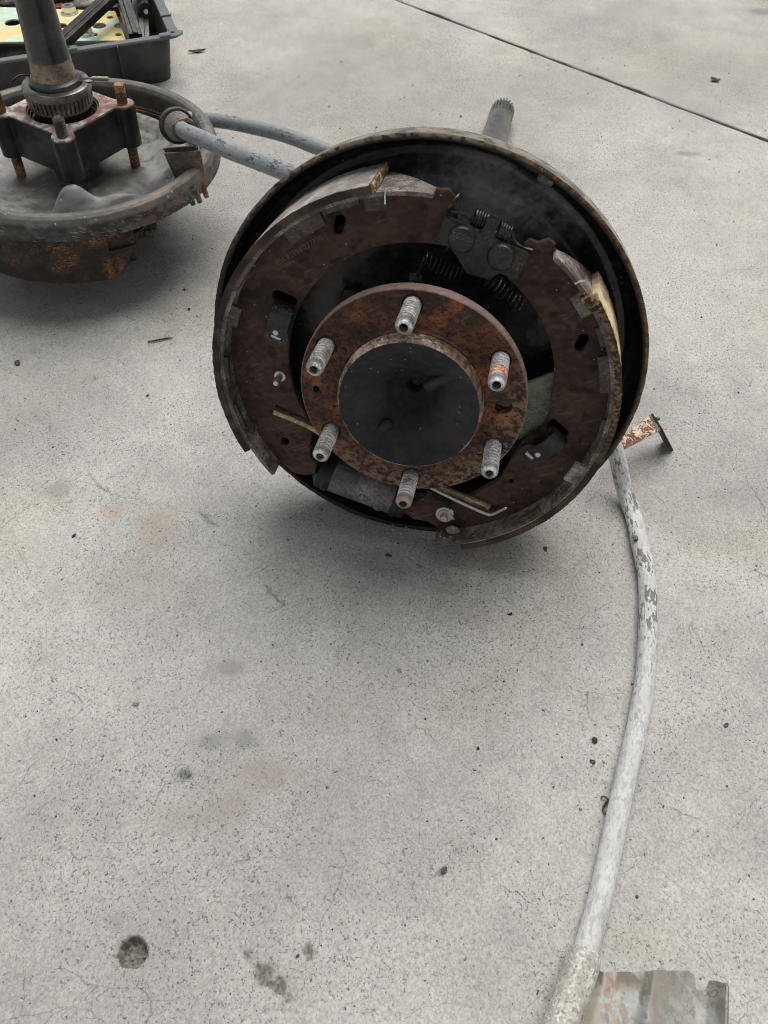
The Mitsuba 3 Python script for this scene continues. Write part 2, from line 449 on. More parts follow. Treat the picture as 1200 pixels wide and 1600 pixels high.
def rimfn(p, n, uv):
    u, v, r_ = local(p, MO, MU), local(p, MO, MV), 0.0
    b = fbm(p.x * 260, p.y * 260, p.z * 260, 4)
    g = noise(p.x * 900, p.y * 900, p.z * 900)
    c = mix((0.04, 0.036, 0.03), (0.21, 0.185, 0.145), smoothstep(0.38, 0.62, b + 0.1 * g))
    r = mix((0.06, 0.04, 0.024), (0.24, 0.155, 0.08), smoothstep(0.32, 0.72, 0.7 * b + 0.3 * g))
    c = mix(c, r, smoothstep(0.02, 0.08, u))
    r_ = dr.sqrt(u * u + v * v)
    return mix(mi.Color3f(0.028, 0.024, 0.021) * (0.6 + 0.8 * g), c, smoothstep(-0.02, 0.06, v + 0.5 * u) * smoothstep(0.1612, 0.1630, r_ + 0.0012 * b))  # lower left of the edge painted dark, as if in shade


mat('plate_rim', proc(rimfn), rough=0.7, spec=0.3, bump=lump(0.001, 200.0))


def duskfn(p, n, uv):
    """the plate lying face down: black paint under grey road dust, scuffed"""
    a = fbm(p.x * 26 + 3, p.y * 26, p.z * 26, 4)
    b = fbm(p.x * 130, p.y * 130, p.z * 130, 3)
    g = noise(p.x * 900, p.y * 900, p.z * 900)
    h = local(p, LO, LB)
    x, y = local(p, LO, L1), local(p, LO, L2)
    r = dr.sqrt(x * x + y * y)
    c = mix((0.085, 0.083, 0.078), (0.17, 0.166, 0.155), smoothstep(0.25, 0.75, 0.45 * a + 0.55 * b)) * (0.85 + 0.3 * g)
    blk = mix((0.012, 0.013, 0.015), (0.085, 0.078, 0.064), smoothstep(0.42, 0.74, 0.4 * a + 0.5 * b + 0.1 * g))
    wall = (1 - smoothstep(0.0105, 0.0150, h + 0.004 * b)) * smoothstep(0.154, 0.160, r)
    # grime packed in the groove behind the rim; lit sheen painted on the centre
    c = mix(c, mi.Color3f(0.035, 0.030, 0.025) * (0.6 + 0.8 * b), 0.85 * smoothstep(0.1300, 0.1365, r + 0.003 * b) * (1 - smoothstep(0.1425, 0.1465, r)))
    c = mix(c, mi.Color3f(0.235, 0.24, 0.245) * (0.75 + 0.5 * b), 0.75 * smoothstep(0.060, 0.085, r) * (1 - smoothstep(0.122, 0.130, r)) * smoothstep(0.30, 0.55, 0.5 * a + 0.5 * b))  # sheen fades inwards, painting in the shade under the case
    c = mix(c, blk, 0.95 * wall)
    nick = smoothstep(0.74, 0.80, noise(p.x * 420 + 900 * h, p.y * 420, h * 260))
    c = mix(c, mi.Color3f(0.42, 0.39, 0.34), 0.4 * nick * wall)
    c = mix(c, mi.Color3f(0.19, 0.115, 0.075), 0.5 * smoothstep(0.06, 0.13, x) * smoothstep(0.12, 0.15, r) * smoothstep(0.02, -0.05, y) * smoothstep(0.40, 0.58, b))
    c = mix(c, mi.Color3f(0.05, 0.055, 0.065), 0.75 * smoothstep(0.06, 0.08, x) * smoothstep(0.0, -0.03, y) * (1 - smoothstep(0.12, 0.13, r)) * smoothstep(0.38, 0.5, a))
    d, e, w = voronoi(p.x * 260 + 3 * p.z, p.y * 260)
    k = smoothstep(0.93, 0.94, w) * (1 - smoothstep(0.1, 0.2, d))
    return mix(c, mi.Color3f(0.75, 0.74, 0.7), 0.8 * k * smoothstep(0.45, 0.6, fbm(p.x * 20, p.y * 20, 4.0, 2)))


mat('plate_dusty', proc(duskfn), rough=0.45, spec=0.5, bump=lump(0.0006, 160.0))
mat('shoe_rust', proc(rustfn((0.026, 0.020, 0.017), (0.066, 0.047, 0.037), (0.26, 0.115, 0.04), 0.7, 0.585, 0.72, 0.4, 4.0)), rough=0.75, spec=0.3, bump=lump(0.0007, 220.0))
mat('black_steel', proc(rustfn((0.011, 0.0115, 0.0125), (0.032, 0.033, 0.034), (0.12, 0.105, 0.085), 1.2, 0.64, 0.78, 0.2)), rough=0.38, spec=0.35, bump=lump(0.0005, 200.0))
mat('black_iron', proc(rustfn((0.008, 0.009, 0.011), (0.022, 0.024, 0.028), (0.12, 0.11, 0.09), 0.9, 0.66, 0.8, 0.2, 9.0)), rough=0.55, spec=0.4, bump=lump(0.0006, 160.0))
mat('spring_black', proc(rustfn((0.015, 0.015, 0.015), (0.07, 0.068, 0.065), (0.28, 0.26, 0.23), 2.0, 0.6, 0.75, 0.1)), rough=0.35, metal=0.5)
mat('wire_bright', (0.62, 0.62, 0.60), rough=0.3, metal=0.8)
mat('gold_zinc', proc(rustfn((0.20, 0.17, 0.10), (0.42, 0.37, 0.22), (0.55, 0.5, 0.36), 1.3, 0.55, 0.7, 0.2)), rough=0.4, metal=0.5)
mat('green_zinc', proc(rustfn((0.10, 0.125, 0.095), (0.20, 0.235, 0.18), (0.24, 0.24, 0.17), 0.8, 0.55, 0.7, 0.15)), rough=0.5, metal=0.15)
mat('cylinder_cast', proc(rustfn((0.09, 0.085, 0.09), (0.20, 0.19, 0.195), (0.30, 0.28, 0.27), 1.1, 0.58, 0.72, 0.3)), rough=0.5, metal=0.1, bump=lump(0.0006, 200.0))
mat('rubber_black', (0.014, 0.015, 0.017), rough=0.5, spec=0.4)
mat('bright_steel', (0.55, 0.55, 0.54), rough=0.35, metal=0.7)
mat('dirt_grey', proc(rustfn((0.22, 0.205, 0.18), (0.36, 0.34, 0.30), (0.42, 0.4, 0.36), 3.0)), rough=0.95, bump=lump(0.002, 500.0))
mat('shaft_steel', proc(rustfn((0.05, 0.055, 0.06), (0.12, 0.127, 0.137), (0.10, 0.075, 0.065), 0.7, 0.6, 0.75, 0.2)), rough=0.32, metal=0.4)


def hosefn(dust, dark_, fade=False):
    def fn(p, n, uv):
        a = fbm(uv.y * 70, uv.x * 6, 1.0, 4)
        b = fbm(uv.y * 260 + 30, uv.x * 34, 2.0, 4)
        g = noise(p.x * 1100, p.y * 1100, p.z * 1100)
        c = mi.Color3f(dust) * (0.74 + 0.36 * a + 0.2 * g)
        lim = smoothstep(0.40, 0.24, uv.y) if fade else 1.0
        scuff = smoothstep(0.60, 0.67, 0.5 * a + 0.5 * b + (0.05 * lim if fade else 0.0)) * (0.25 + 0.75 * lim)
        c = mix(c, mi.Color3f(dark_), 0.85 * scuff)
        return mix(c, mi.Color3f(dark_) * 1.9, 0.35 * smoothstep(0.54, 0.68, fbm(uv.y * 260, uv.x * 30, 8.0, 3)))
    return fn


mat('hose_white', proc(hosefn((0.56, 0.575, 0.57), (0.10, 0.11, 0.125), True)), rough=0.7, spec=0.35)
mat('hose_grey', proc(hosefn((0.26, 0.285, 0.305), (0.06, 0.07, 0.085))), rough=0.55, spec=0.4)
mat('sleeve_white', proc(rustfn((0.36, 0.355, 0.33), (0.50, 0.495, 0.465), (0.58, 0.575, 0.54), 2.4, 0.5, 0.7, 0.45)), rough=0.75, bump=lump(0.0012, 150.0))


def galvfn(p, n, uv):
    a = fbm(p.x * 45, p.y * 45, 0.0, 4)
    g = noise(p.x * 700, p.y * 700, 3.0)
    c = mix((0.22, 0.24, 0.235), (0.345, 0.365, 0.355), smoothstep(0.3, 0.7, a)) * (0.88 + 0.24 * g)
    # rings of white corrosion at the far corner
    q = 0.004 * fbm(p.x * 150, p.y * 150, 1.0, 2)
    d, e, w = voronoi((p.x + q) * 215, (p.y + q) * 215)
    zone = smoothstep(0.36, 0.50, fbm(p.x * 60 + 5, p.y * 60, 7.0, 3)) * smoothstep(0.150, 0.168, p.x) * (0.35 + 0.65 * smoothstep(0.075, 0.1, p.y))
    ring = smoothstep(0.18, 0.26, d) * (1 - smoothstep(0.32, 0.42, d))
    c = mix(c, mi.Color3f(0.07, 0.068, 0.06), 0.85 * zone * ring)
    c = mix(c, mi.Color3f(0.10, 0.095, 0.08), 0.6 * smoothstep(0.52, 0.60, fbm(p.x * 130, p.y * 130, 12.0, 3)) * smoothstep(0.15, 0.165, p.x) * smoothstep(0.085, 0.10, p.y))
    c = c * (0.9 + 0.2 * noise(p.x * 900, p.y * 900, 5.0))
    c = mix(c, mi.Color3f(0.17, 0.135, 0.105), 0.55 * smoothstep(0.55, 0.64, fbm(p.x * 210 + 9, p.y * 110, 8.0, 4)))
    sp = smoothstep(0.72, 0.80, noise(p.x * 330, p.y * 240, 14.0))
    c = mix(c, mi.Color3f(0.12, 0.115, 0.10), 0.6 * sp)
    c = mix(c, mi.Color3f(0.20, 0.185, 0.155), (0.35 + 0.4 * smoothstep(0.5, 0.55, w)) * zone)
    # rust along the folded edge by the sleeve and at the top edge
    s = p.x - (0.125 + 0.28 * (p.y - 0.10))
    rs = dr.exp(-(s - 0.007) * (s - 0.007) / 2.2e-5) * smoothstep(0.34, 0.55, fbm(p.x * 120, p.y * 60, 2.0, 3))
    c = mix(c, mi.Color3f(0.30, 0.135, 0.06), 0.9 * rs * smoothstep(0.3, 0.6, fbm(p.x * 500, p.y * 260, 4.0, 3)))
    c = mix(c, mi.Color3f(0.28, 0.25, 0.20), 0.8 * (1 - smoothstep(-0.002, 0.003, s)))
    te = smoothstep(0.0985, 0.107, p.y) * smoothstep(0.36, 0.54, fbm(p.x * 150 + 3, p.y * 90, 6.0, 3)) * (1 - smoothstep(0.15, 0.156, p.x))
    c = mix(c, mi.Color3f(0.10, 0.07, 0.05), 0.85 * te)
    f = dr.exp(-dr.square((p.x - 0.1565 - 0.16 * (p.y - 0.1)) / 0.0035))
    return mix(c, mi.Color3f(0.19, 0.17, 0.145), 0.75 * f)


mat('galvanised', proc(galvfn), rough=0.5, metal=0.1, spec=0.45, bump=lump(0.0004, 200.0))
mat('cream_rust', proc(rustfn((0.60, 0.53, 0.40), (0.50, 0.42, 0.31), (0.16, 0.06, 0.035), 2.2, 0.46, 0.52, 0.2)), rough=0.65, bump=lump(0.0008, 300.0))
mat('bolt_rust', proc(rustfn((0.085, 0.042, 0.022), (0.22, 0.105, 0.045), (0.46, 0.29, 0.14), 1.6, 0.54, 0.70, 0.3)), rough=0.6, bump=lump(0.0006, 300.0))
mat('stud_dark', proc(rustfn((0.05, 0.05, 0.052), (0.13, 0.13, 0.135), (0.2, 0.15, 0.12), 2.0)), rough=0.45, metal=0.3)


def greasefn(p, n, uv):
    a = fbm(p.x * 60, p.y * 60, p.z * 60, 4)
    b = fbm(p.x * 160, p.y * 160, p.z * 160, 3)
    x, y, h = local(p, LO, L1), local(p, LO, L2), local(p, LO, LB)
    c = mix((0.22, 0.17, 0.16), (0.52, 0.48, 0.47), smoothstep(0.38, 0.62, b))
    c = mix(c, mi.Color3f(0.16, 0.045, 0.038), 0.65 * smoothstep(0.54, 0.66, a))
    c = mix(c, mi.Color3f(0.34, 0.13, 0.05), 0.65 * smoothstep(0.035, 0.06, x) * smoothstep(0.0, 0.02, y + 0.01) * smoothstep(0.35, 0.6, b))
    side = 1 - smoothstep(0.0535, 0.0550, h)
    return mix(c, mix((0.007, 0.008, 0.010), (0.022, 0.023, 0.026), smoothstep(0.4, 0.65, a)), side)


mat('case_greasy', proc(greasefn), rough=0.34, spec=0.5, bump=lump(0.0006, 150.0))
mat('ring_steel', proc(rustfn((0.11, 0.10, 0.095), (0.27, 0.26, 0.25), (0.09, 0.04, 0.03), 0.7, 0.60, 0.72, 0.1)), rough=0.28, metal=0.4)
mat('bore_oily', (0.03, 0.014, 0.012), rough=0.2, spec=0.6)
mat('collar_steel', proc(rustfn((0.13, 0.105, 0.075), (0.30, 0.26, 0.20), (0.08, 0.03, 0.02), 1.0, 0.6, 0.72, 0.2)), rough=0.35, metal=0.4)
mat('tube_black', proc(rustfn((0.014, 0.015, 0.016), (0.036, 0.037, 0.037), (0.10, 0.095, 0.085), 0.8, 0.64, 0.8, 0.2)), rough=0.28, spec=0.5, bump=lump(0.0004, 120.0))
mat('box_olive', proc(rustfn((0.085, 0.072, 0.055), (0.17, 0.145, 0.11), (0.30, 0.27, 0.22), 1.2, 0.6, 0.72, 0.2)), rough=0.7)
mat('boot_grey', proc(rustfn((0.20, 0.205, 0.205), (0.34, 0.345, 0.34), (0.40, 0.33, 0.27), 1.4, 0.6, 0.72, 0.2)), rough=0.6)
mat('cup_brown', proc(rustfn((0.035, 0.024, 0.02), (0.10, 0.075, 0.06), (0.25, 0.2, 0.16), 1.4, 0.6, 0.72, 0.2)), rough=0.55)


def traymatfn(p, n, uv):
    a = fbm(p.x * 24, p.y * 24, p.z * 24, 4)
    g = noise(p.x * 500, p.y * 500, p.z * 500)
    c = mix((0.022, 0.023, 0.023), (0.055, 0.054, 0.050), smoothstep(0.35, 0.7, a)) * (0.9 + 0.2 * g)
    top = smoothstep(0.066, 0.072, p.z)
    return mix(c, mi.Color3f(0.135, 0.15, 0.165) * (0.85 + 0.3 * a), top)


mat('tray_plastic', proc(traymatfn), rough=0.5, spec=0.45)


def zincfn(p, n, uv):
    a = fbm(p.x * 14 + 2, p.y * 14, 0.0, 3)
    b = fbm(p.x * 60, p.y * 60, 1.0, 3)
    c = mix((0.90, 0.76, 0.32), (0.68, 0.90, 0.74), smoothstep(0.35, 0.65, a))
    return mix(c, mi.Color3f(0.85, 0.62, 0.55), 0.35 * smoothstep(0.5, 0.7, b)) * (0.85 + 0.3 * b)


mat('passivated', proc(zincfn), rough=0.35, metal=0.25)
mat('strap_black', proc(rustfn((0.010, 0.010, 0.011), (0.028, 0.028, 0.029), (0.07, 0.067, 0.062), 0.8, 0.6, 0.8, 0.1)), rough=0.35, spec=0.5)
mat('red_plastic', (0.20, 0.012, 0.02), rough=0.4)
mat('chrome', (0.72, 0.73, 0.72), rough=0.2, metal=0.9)
mat('leaf_brown', proc(rustfn((0.05, 0.032, 0.02), (0.11, 0.075, 0.05), (0.18, 0.14, 0.1), 2.0)), rough=0.9)
mat('pebble_dark', proc(rustfn((0.03, 0.03, 0.03), (0.09, 0.085, 0.08), (0.14, 0.13, 0.12), 3.0)), rough=0.9)

# ---------------------------------------------------------------- the floor: one sheet with a joint, pits and hollows
JA, JB = np.array([0.0251683, 1.8137205]), np.array([0.5687399, 1.2086859])
JD = (JB - JA) / np.linalg.norm(JB - JA)
JN = np.array([-JD[1], JD[0]])


def floor_mesh():
    # grid lines run along the joint (s) and across it (t); fine near the pits and near the joint
    pits = [(-0.154, 0.124), (-0.084, 0.125), (-0.060, 0.096), (-0.046, 0.124)]
    ps = [(np.array(q) - JA) @ JD for q in pits]
    pt = [(np.array(q) - JA) @ JN for q in pits]

    def lines(lo, hi, step, fine, fstep):
        out = [-14.0, -8.0, -5.0] + list(np.arange(lo, hi, step)) + [5.0, 8.0, 14.0]
        for a, b in fine:
            out = [x for x in out if x < a or x > b] + list(np.arange(a, b, fstep))
        return np.unique(np.round(out, 5))
    S = lines(-2.6, 2.6, 0.012, [(min(ps) - 0.03, max(ps) + 0.03)], 0.0013)
    T = lines(-2.6, 2.4, 0.012, [(min(pt) - 0.03, max(pt) + 0.03)], 0.0013)
    off = np.array([-0.012, -0.006, -0.0032, -0.0022, -0.0014, 0.0, 0.0014, 0.0022, 0.0032, 0.006, 0.012])
    T = np.sort(np.r_[T[np.abs(T) > 0.018], off])
    s, t = np.meshgrid(S, T, indexing='ij')
    w = 0.30 + 1.5 * meshkit.noise(np.stack([s * 26, t * 0, t * 0], -1)) ** 2 + 1.6 * np.exp(-((s - 0.115) / 0.03) ** 2)
    tt = np.where(np.abs(t) < 0.0045, t * w + 0.0034 * (meshkit.fbm(np.stack([s * 40, t * 0, t * 0 + 3], -1)) - 0.5) + 0.001 * (meshkit.noise(np.stack([s * 260, t * 200, t * 0 + 5], -1)) - 0.5), t)
    P = JA + s[..., None] * JD + tt[..., None] * JN
    x, y = P[..., 0], P[..., 1]
    z = 0.0012 * (meshkit.fbm(np.stack([x * 7, y * 7, 0 * x], -1)) - 0.5)
    z *= np.exp(-((x - 0.05) / 2.0) ** 2)
    z = np.where(np.abs(t) < 0.0015, -0.013, np.where(np.abs(t) < 0.0023, -0.008, np.where(np.abs(t) < 0.0034, z - 0.0012, z)))
    n1 = meshkit.fbm(np.stack([x * 130, y * 130, 0 * x + 2], -1)) - 0.5
    n2 = meshkit.fbm(np.stack([x * 420, y * 420, 0 * x + 6], -1)) - 0.5

    def hollow(cx, cy, rx, ry, a, depth, sharp, rag):
        c, q = math.cos(a), math.sin(a)
        u, v = ((x - cx) * c + (y - cy) * q) / rx, (-(x - cx) * q + (y - cy) * c) / ry
        r = np.sqrt(u * u + v * v) + rag * n1
        return -np.clip((1 - r) / sharp, 0, 1) * (depth + 0.5 * depth * n2 * 2)
    z = z + hollow(-0.154, 0.124, 0.0094, 0.0090, 0.3, 0.0075, 0.25, 0.40)
    z = z + hollow(-0.074, 0.114, 0.0085, 0.0195, 0.72, 0.0021, 0.8, 1.5)
    z = z + hollow(-0.060, 0.101, 0.0085, 0.012, 0.5, 0.0019, 0.8, 1.5)
    z = z + hollow(-0.0458, 0.1235, 0.0042, 0.007, 0.5, 0.0024, 0.7, 1.0)
    for cx, cy, rr in ((-0.119, 0.321, 0.003), (0.039, 0.172, 0.0025), (-0.059, 0.324, 0.003), (-0.127, 0.295, 0.002)):
        z = z + hollow(cx, cy, rr, rr * 0.8, 0.4, 0.002, 0.5, 0.6)
    v = np.stack([x, y, z], -1).reshape(-1, 3)
    ns, nt = s.shape
    i, j = np.meshgrid(np.arange(ns - 1), np.arange(nt - 1), indexing='ij')
    a = (i * nt + j).ravel()
    return as_tm((v, np.stack([a, a + nt, a + nt + 1, a + 1], 1)))


put(None, 'concrete_floor', floor_mesh(), 'concrete', smooth=50)
tag('concrete_floor', 'worn grey concrete floor with a dark expansion joint, pits and stains', kind='structure')

# ---------------------------------------------------------------- the drum brake standing in front
A = 'drum_brake_axle'
tag(A, 'rusty drum brake on its axle facing the camera, six studs and black concave hub', 'brake', 'brake assemblies taken off a vehicle')
mm = lambda pts: [(x / 1000, y / 1000) for x, y in pts]

# backing plate
outer = [(0.1633, -0.0500), (0.1630, -0.060), (0.1622, -0.070), (0.1600, -0.078), (0.1555, -0.0835), (0.149, -0.0860), (0.143, -0.0855), (0.137, -0.0820), (0.130, -0.0770), (0.122, -0.0735), (0.113, -0.0720), (0.10, -0.0725), (0.07, -0.073), (0.035, -0.073)]
inner = [(0.1600, -0.0500), (0.1598, -0.060), (0.1588, -0.069), (0.1572, -0.0755), (0.1535, -0.0803), (0.1485, -0.0826), (0.1435, -0.0822), (0.1375, -0.0790), (0.1305, -0.0742), (0.1225, -0.0708), (0.1132, -0.0693), (0.10, -0.0698), (0.07, -0.0703), (0.035, -0.0703)]


def plate_bumps(x, y, z):
    for cx, cy, sx, sy, ang, h in ((0.0770, 0.1120, 0.0045, 0.0100, -0.55, 0.0050), (0.0180, 0.1330, 0.0035, 0.0085, 0.0, 0.0035), (0.048, 0.1235, 0.022, 0.006, -0.35, 0.0030), (0.098, 0.088, 0.006, 0.016, 0.8, 0.0030), (0.060, 0.137, 0.012, 0.004, -0.4, 0.0025),
                                   (-0.05, 0.11, 0.02, 0.012, 0.4, 0.004), (0.09, -0.09, 0.02, 0.012, -0.7, 0.004), (0.115, 0.062, 0.005, 0.014, 0.5, 0.0025)):
        c, q = math.cos(ang), math.sin(ang)
        u, v = ((x - cx) * c + (y - cy) * q) / sx, (-(x - cx) * q + (y - cy) * c) / sy
        z = z + h * np.exp(-(u * u + v * v)) * (z < -0.066)
    n = meshkit.fbm(np.stack([x * 55, y * 55, z * 0], -1)) - 0.5
    return x, y, z + 0.0016 * n * (z < -0.066)


def dense(prof, k=5):
    prof = np.asarray(prof, float)
    out = [prof[:1]]
    for a, b in zip(prof[:-1], prof[1:]):
        out.append(a + (b - a) * (np.arange(1, k + 1) / k)[:, None])
    return np.vstack(out)


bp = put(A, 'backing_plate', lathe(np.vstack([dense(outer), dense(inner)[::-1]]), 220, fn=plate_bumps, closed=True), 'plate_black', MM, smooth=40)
rim = [(0.1617 + 0.0021 * math.cos(t), -0.0500 + 0.0009 * math.sin(t)) for t in np.linspace(0, 2 * np.pi, 10, endpoint=False)]


def ragged(x, y, z):
    n = meshkit.fbm(np.stack([x * 90, y * 90, z * 90], -1)) - 0.5
    return x * (1 + 0.005 * n), y * (1 + 0.005 * n), z + 0.0015 * n


put(bp, 'rolled_edge', lathe(rim, 360, closed=True, fn=ragged), 'plate_rim', MM)
tag(bp + '__rolled_edge', 'worn rusty rolled edge of the backing plate')
put(bp, 'plug', place(rbox((0.012, 0.009, 0.006), 0.0025), frame((0.0716, 0.1345, -0.0790), (0.9, -0.3, 0), (0.3, 0.9, 0), (0, 0, 1))), 'dirt_grey', MM)
for x, y in ((0.060, -0.035), (-0.06, 0.04), (0.02, 0.09), (-0.02, -0.09)):
    put(bp, 'bolt', lathe([(0, 0), (0.0075, 0), (0.0075, 0.005), (0.0068, 0.006), (0, 0.006)], 6), 'black_steel', MM @ frame((x, y, -0.0703), (1, 0, 0), (0, 1, 0), (0, 0, 1)), smooth=False)

# axle shaft behind it, with its splined end on the floor
shaft = [(0.0, -0.030), (0.030, -0.030), (0.031, -0.045), (0.0225, -0.060), (0.0225, -0.150), (0.0185, -0.165), (0.0168, -0.30), (0.0172, -0.70), (0.0176, -0.795), (0.0172, -0.801), (0.0140, -0.803)]
sk = put(A, 'axle_shaft', lathe(dense(shaft, 3), 48), 'shaft_steel', MM)


def splines(x, y, z):
    t = np.arctan2(y, x)
    r = np.hypot(x, y)
    k = np.where((r > 0.012) & (z < -0.8065), 1 - 0.16 * (np.cos(t * 22) > 0.1), 1.0)
    return x * k, y * k, z


put(sk, 'spline', lathe([(0.0176, -0.800), (0.0178, -0.806), (0.0178, -0.807), (0.0178, -0.857), (0.0164, -0.860), (0.006, -0.860), (0.0, -0.856)], 22 * 10, fn=splines), 'shaft_steel', MM, smooth=30)


def case_polygon():
    sq = sa.rotate(sg.box(-0.047, -0.047, 0.047, 0.047), -31.1 + 0, origin=(0, 0))
    g = sq.buffer(-0.006).buffer(0.006)
    for k in range(4):
        a = math.radians(-76.1 + 90 * k)
        g = g.union(sg.Point(0.0644 * math.cos(a), 0.0644 * math.sin(a)).buffer(0.0125, 24))
    return g.buffer(0.003).buffer(-0.005).buffer(0.002)


def bearing_case(z0, z1):
    body = manifold_of(prism(case_polygon(), z0, z1 - 0.0015)) + manifold_of(prism(case_polygon().buffer(-0.0006), z1 - 0.0017, z1))
    return as_tm(body - m3.Manifold.cylinder(z1 - z0 + 0.02, 0.039, 0.039, 80).translate([0, 0, z0 - 0.01]))


put(A, 'bearing_case', bearing_case(-0.132, -0.0860), 'black_iron', MM, smooth=30)

# wheel flange with its holes, the pilot ring and the black dish
fl = m3.Manifold.revolve(m3.CrossSection([[(0, -0.0105), (0.0795, -0.0105), (0.0814, -0.0088), (0.0814, -0.0014), (0.0802, 0.0), (0.0560, 0.0), (0.0535, 0.0012), (0.0525, 0.003), (0, 0.003)]]), 160)
for x, y, r in ((0.0652, 0.0023, 0.0062), (-0.0697, -0.0031, 0.0026)):
    fl = fl - m3.Manifold.cylinder(0.03, r, r, 32).translate([x, y, -0.02])
SA = [92.66 - 60 * k for k in range(6)]
for a in SA:
    x, y = 0.06985 * math.cos(math.radians(a)), 0.06985 * math.sin(math.radians(a))
    fl = fl - m3.Manifold.cylinder(0.004, 0.0068, 0.0078, 32).translate([x, y, -0.0030])
fl = fl - m3.Manifold.cylinder(0.05, 0.0485, 0.0485, 100).translate([0, 0, -0.03])
wf = put(A, 'wheel_flange', fl, 'flange_rust', MM, smooth=30)
put(wf, 'pilot_ring', lathe([(0.0518, 0.0024), (0.0516, 0.0105), (0.0508, 0.0128), (0.0500, 0.0139), (0.0497, 0.0143), (0.0495, 0.0140), (0.0492, 0.004)], 140), 'hub_metal', MM)
dish = [(0.0495, 0.0138), (0.0470, 0.0127), (0.042, 0.0106), (0.034, 0.0068), (0.026, 0.0024), (0.019, -0.003), (0.014, -0.009), (0.009, -0.014), (0.0055, -0.017), (0.0035, -0.024), (0.0, -0.025)]
dk = put(A, 'hub_dish', lathe(dense(dish, 3), 120), 'dish_black', MM)


def nub(p0, p1, w, h):
    p0, p1 = np.array(p0), np.array(p1)
    hull = m3.Manifold.batch_hull([m3.Manifold.sphere(w, 16).scale([1, 1, 0.6]).translate(p0.tolist()), m3.Manifold.sphere(w * 0.8, 16).scale([1, 1, 0.5]).translate(p1.tolist())])
    return as_tm(hull)


put(dk, 'cast_lug', nub((0.0125, 0.0120, 0.0005), (0.0265, 0.0245, 0.0068), 0.0048, 0.003), 'dish_black', MM)
put(dk, 'cast_lug', nub((-0.0160, -0.0220, 0.0046), (-0.0190, -0.0250, 0.0060), 0.0046, 0.003), 'dish_black', MM)
for k, a in enumerate(SA):
    x, y = 0.06985 * math.cos(math.radians(a)), 0.06985 * math.sin(math.radians(a))
    F = MM @ frame((x, y, -0.002), (1, 0, 0), (0, 1, 0), (0, 0, 1))
    s = put(A, 'wheel_stud', thread(0.0061, 0.0365, 0.0018, 0.0008, 32, 0.0022, 0.0030), 'stud_zinc', F, smooth=30)
    put(s, 'end_socket', lathe([(0.0031, 0.0352), (0.0028, 0.0305), (0, 0.0300)], 20), 'socket_black', F)
    if k == 1:
        put(s, 'rust_band', lathe([(0.0060, 0.0205), (0.00622, 0.0208), (0.0063, 0.0235), (0.0062, 0.0262), (0.0060, 0.0265)], 28), 'stud_orange', F)
        tag(s, 'wheel stud with an orange rust band round its thread')

# brake shoes: web, table, lining, nibs
WF, WT = -0.032, 0.005
CL, CR = (-0.0045, -0.0050), (-0.0008, -0.0075)
RL, RR = 0.1476, 0.1467
SL = A + '__brake_shoe'
tag(SL, 'left brake shoe with grey lining')
webL = sg.Polygon(arc(0.1402, 86.5, 222.5, 70, CL) + mm([(-100.4, -105.8), (-94, -107.6), (-88.2, -107.1), (-81.0, -104.5), (-79.7, -95.1), (-84.5, -88.2), (-85.3, -78.1), (-83.1, -68.7), (-82.8, -61.0), (-86.5, -50)])
                  + arc(0.0995, 208, 82, 50) + mm([(12, 94.5), (15.9, 100), (18, 114.1), (18.8, 122.4), (16.4, 129.6), (11.5, 135.0)]))
webL = webL.buffer(0)


def slot(p, q, r):
    return sg.LineString(mm([p, q])).buffer(r)


webL = webL.difference(slot((-59.2, 109.0), (-61.0, 103.0), 0.0036)).difference(sg.Point(-0.1057, -0.0757).buffer(0.0036)).difference(slot((-105.5, 50.0), (-95.6, 47.0), 0.0042)).difference(sg.Polygon(mm([(-111.5, -42.0), (-88.5, -50.6), (-84, -57), (-112, -46.5)])))
put(SL, 'web', prism(webL, WF - WT, WF, 0.0006), 'web_brown', MM, smooth=30)
webR = sg.Polygon(arc(0.1395, 54, -78, 70, CR) + mm([(14.7, -137.5), (4.0, -137.5), (-5.1, -131.4), (-2.5, -126), (2.2, -122.8), (14.7, -107.7), (31.9, -117.4), (50, -104), (70.2, -84.4), (80.3, -54.3), (83.6, -44.9), (95.1, -34.3), (98.4, -23.6), (99.5, -16.8)])
                  + arc(0.0985, -5, 55, 30) + mm([(54.5, 83), (60.4, 92), (63.5, 105.9), (66.5, 108.6), (71.6, 107.0), (78.1, 109.9), (83.1, 107.1)]))
webR = webR.buffer(0).difference(slot((112.7, 44.2), (111.0, 38.2), 0.0036)).difference(slot((102, -26.5), (111.5, -33.5), 0.0042)).difference(sg.Point(0.0795, -0.0838).buffer(0.0017))
SR = A + '__brake_shoe_001'
tag(SR, 'right brake shoe with tan dusty lining')
put(SR, 'web', prism(webR, WF - WT, WF, 0.0006), 'web_brown', MM, smooth=30)
for shoe, C, R, t0, t1, l0, l1, sd in ((SL, CL, RL, 86.7, 221.0, 102.1, 209.3, 1), (SR, CR, RR, 53.2, -79.5, 37.4, -70.5, 2)):
    back = lambda s: -0.0605 + 0.033 * float(np.clip((0.115 - s) / 0.115, 0, 1)) ** 1.1 + 0.02 * float(np.clip((s - 0.9) / 0.1, 0, 1))
    put(shoe, 'table', band(R - 0.0076, R - 0.0049, t0, t1, -0.0605, -0.0145, C, 90, 0.0, sd, back), 'table_steel', MM, smooth=40)
    put(shoe, 'lining', band(R - 0.0049, R, l0, l1, -0.061, -0.0120, C, 130, 0.00022, sd), 'lining', MM, smooth=40)
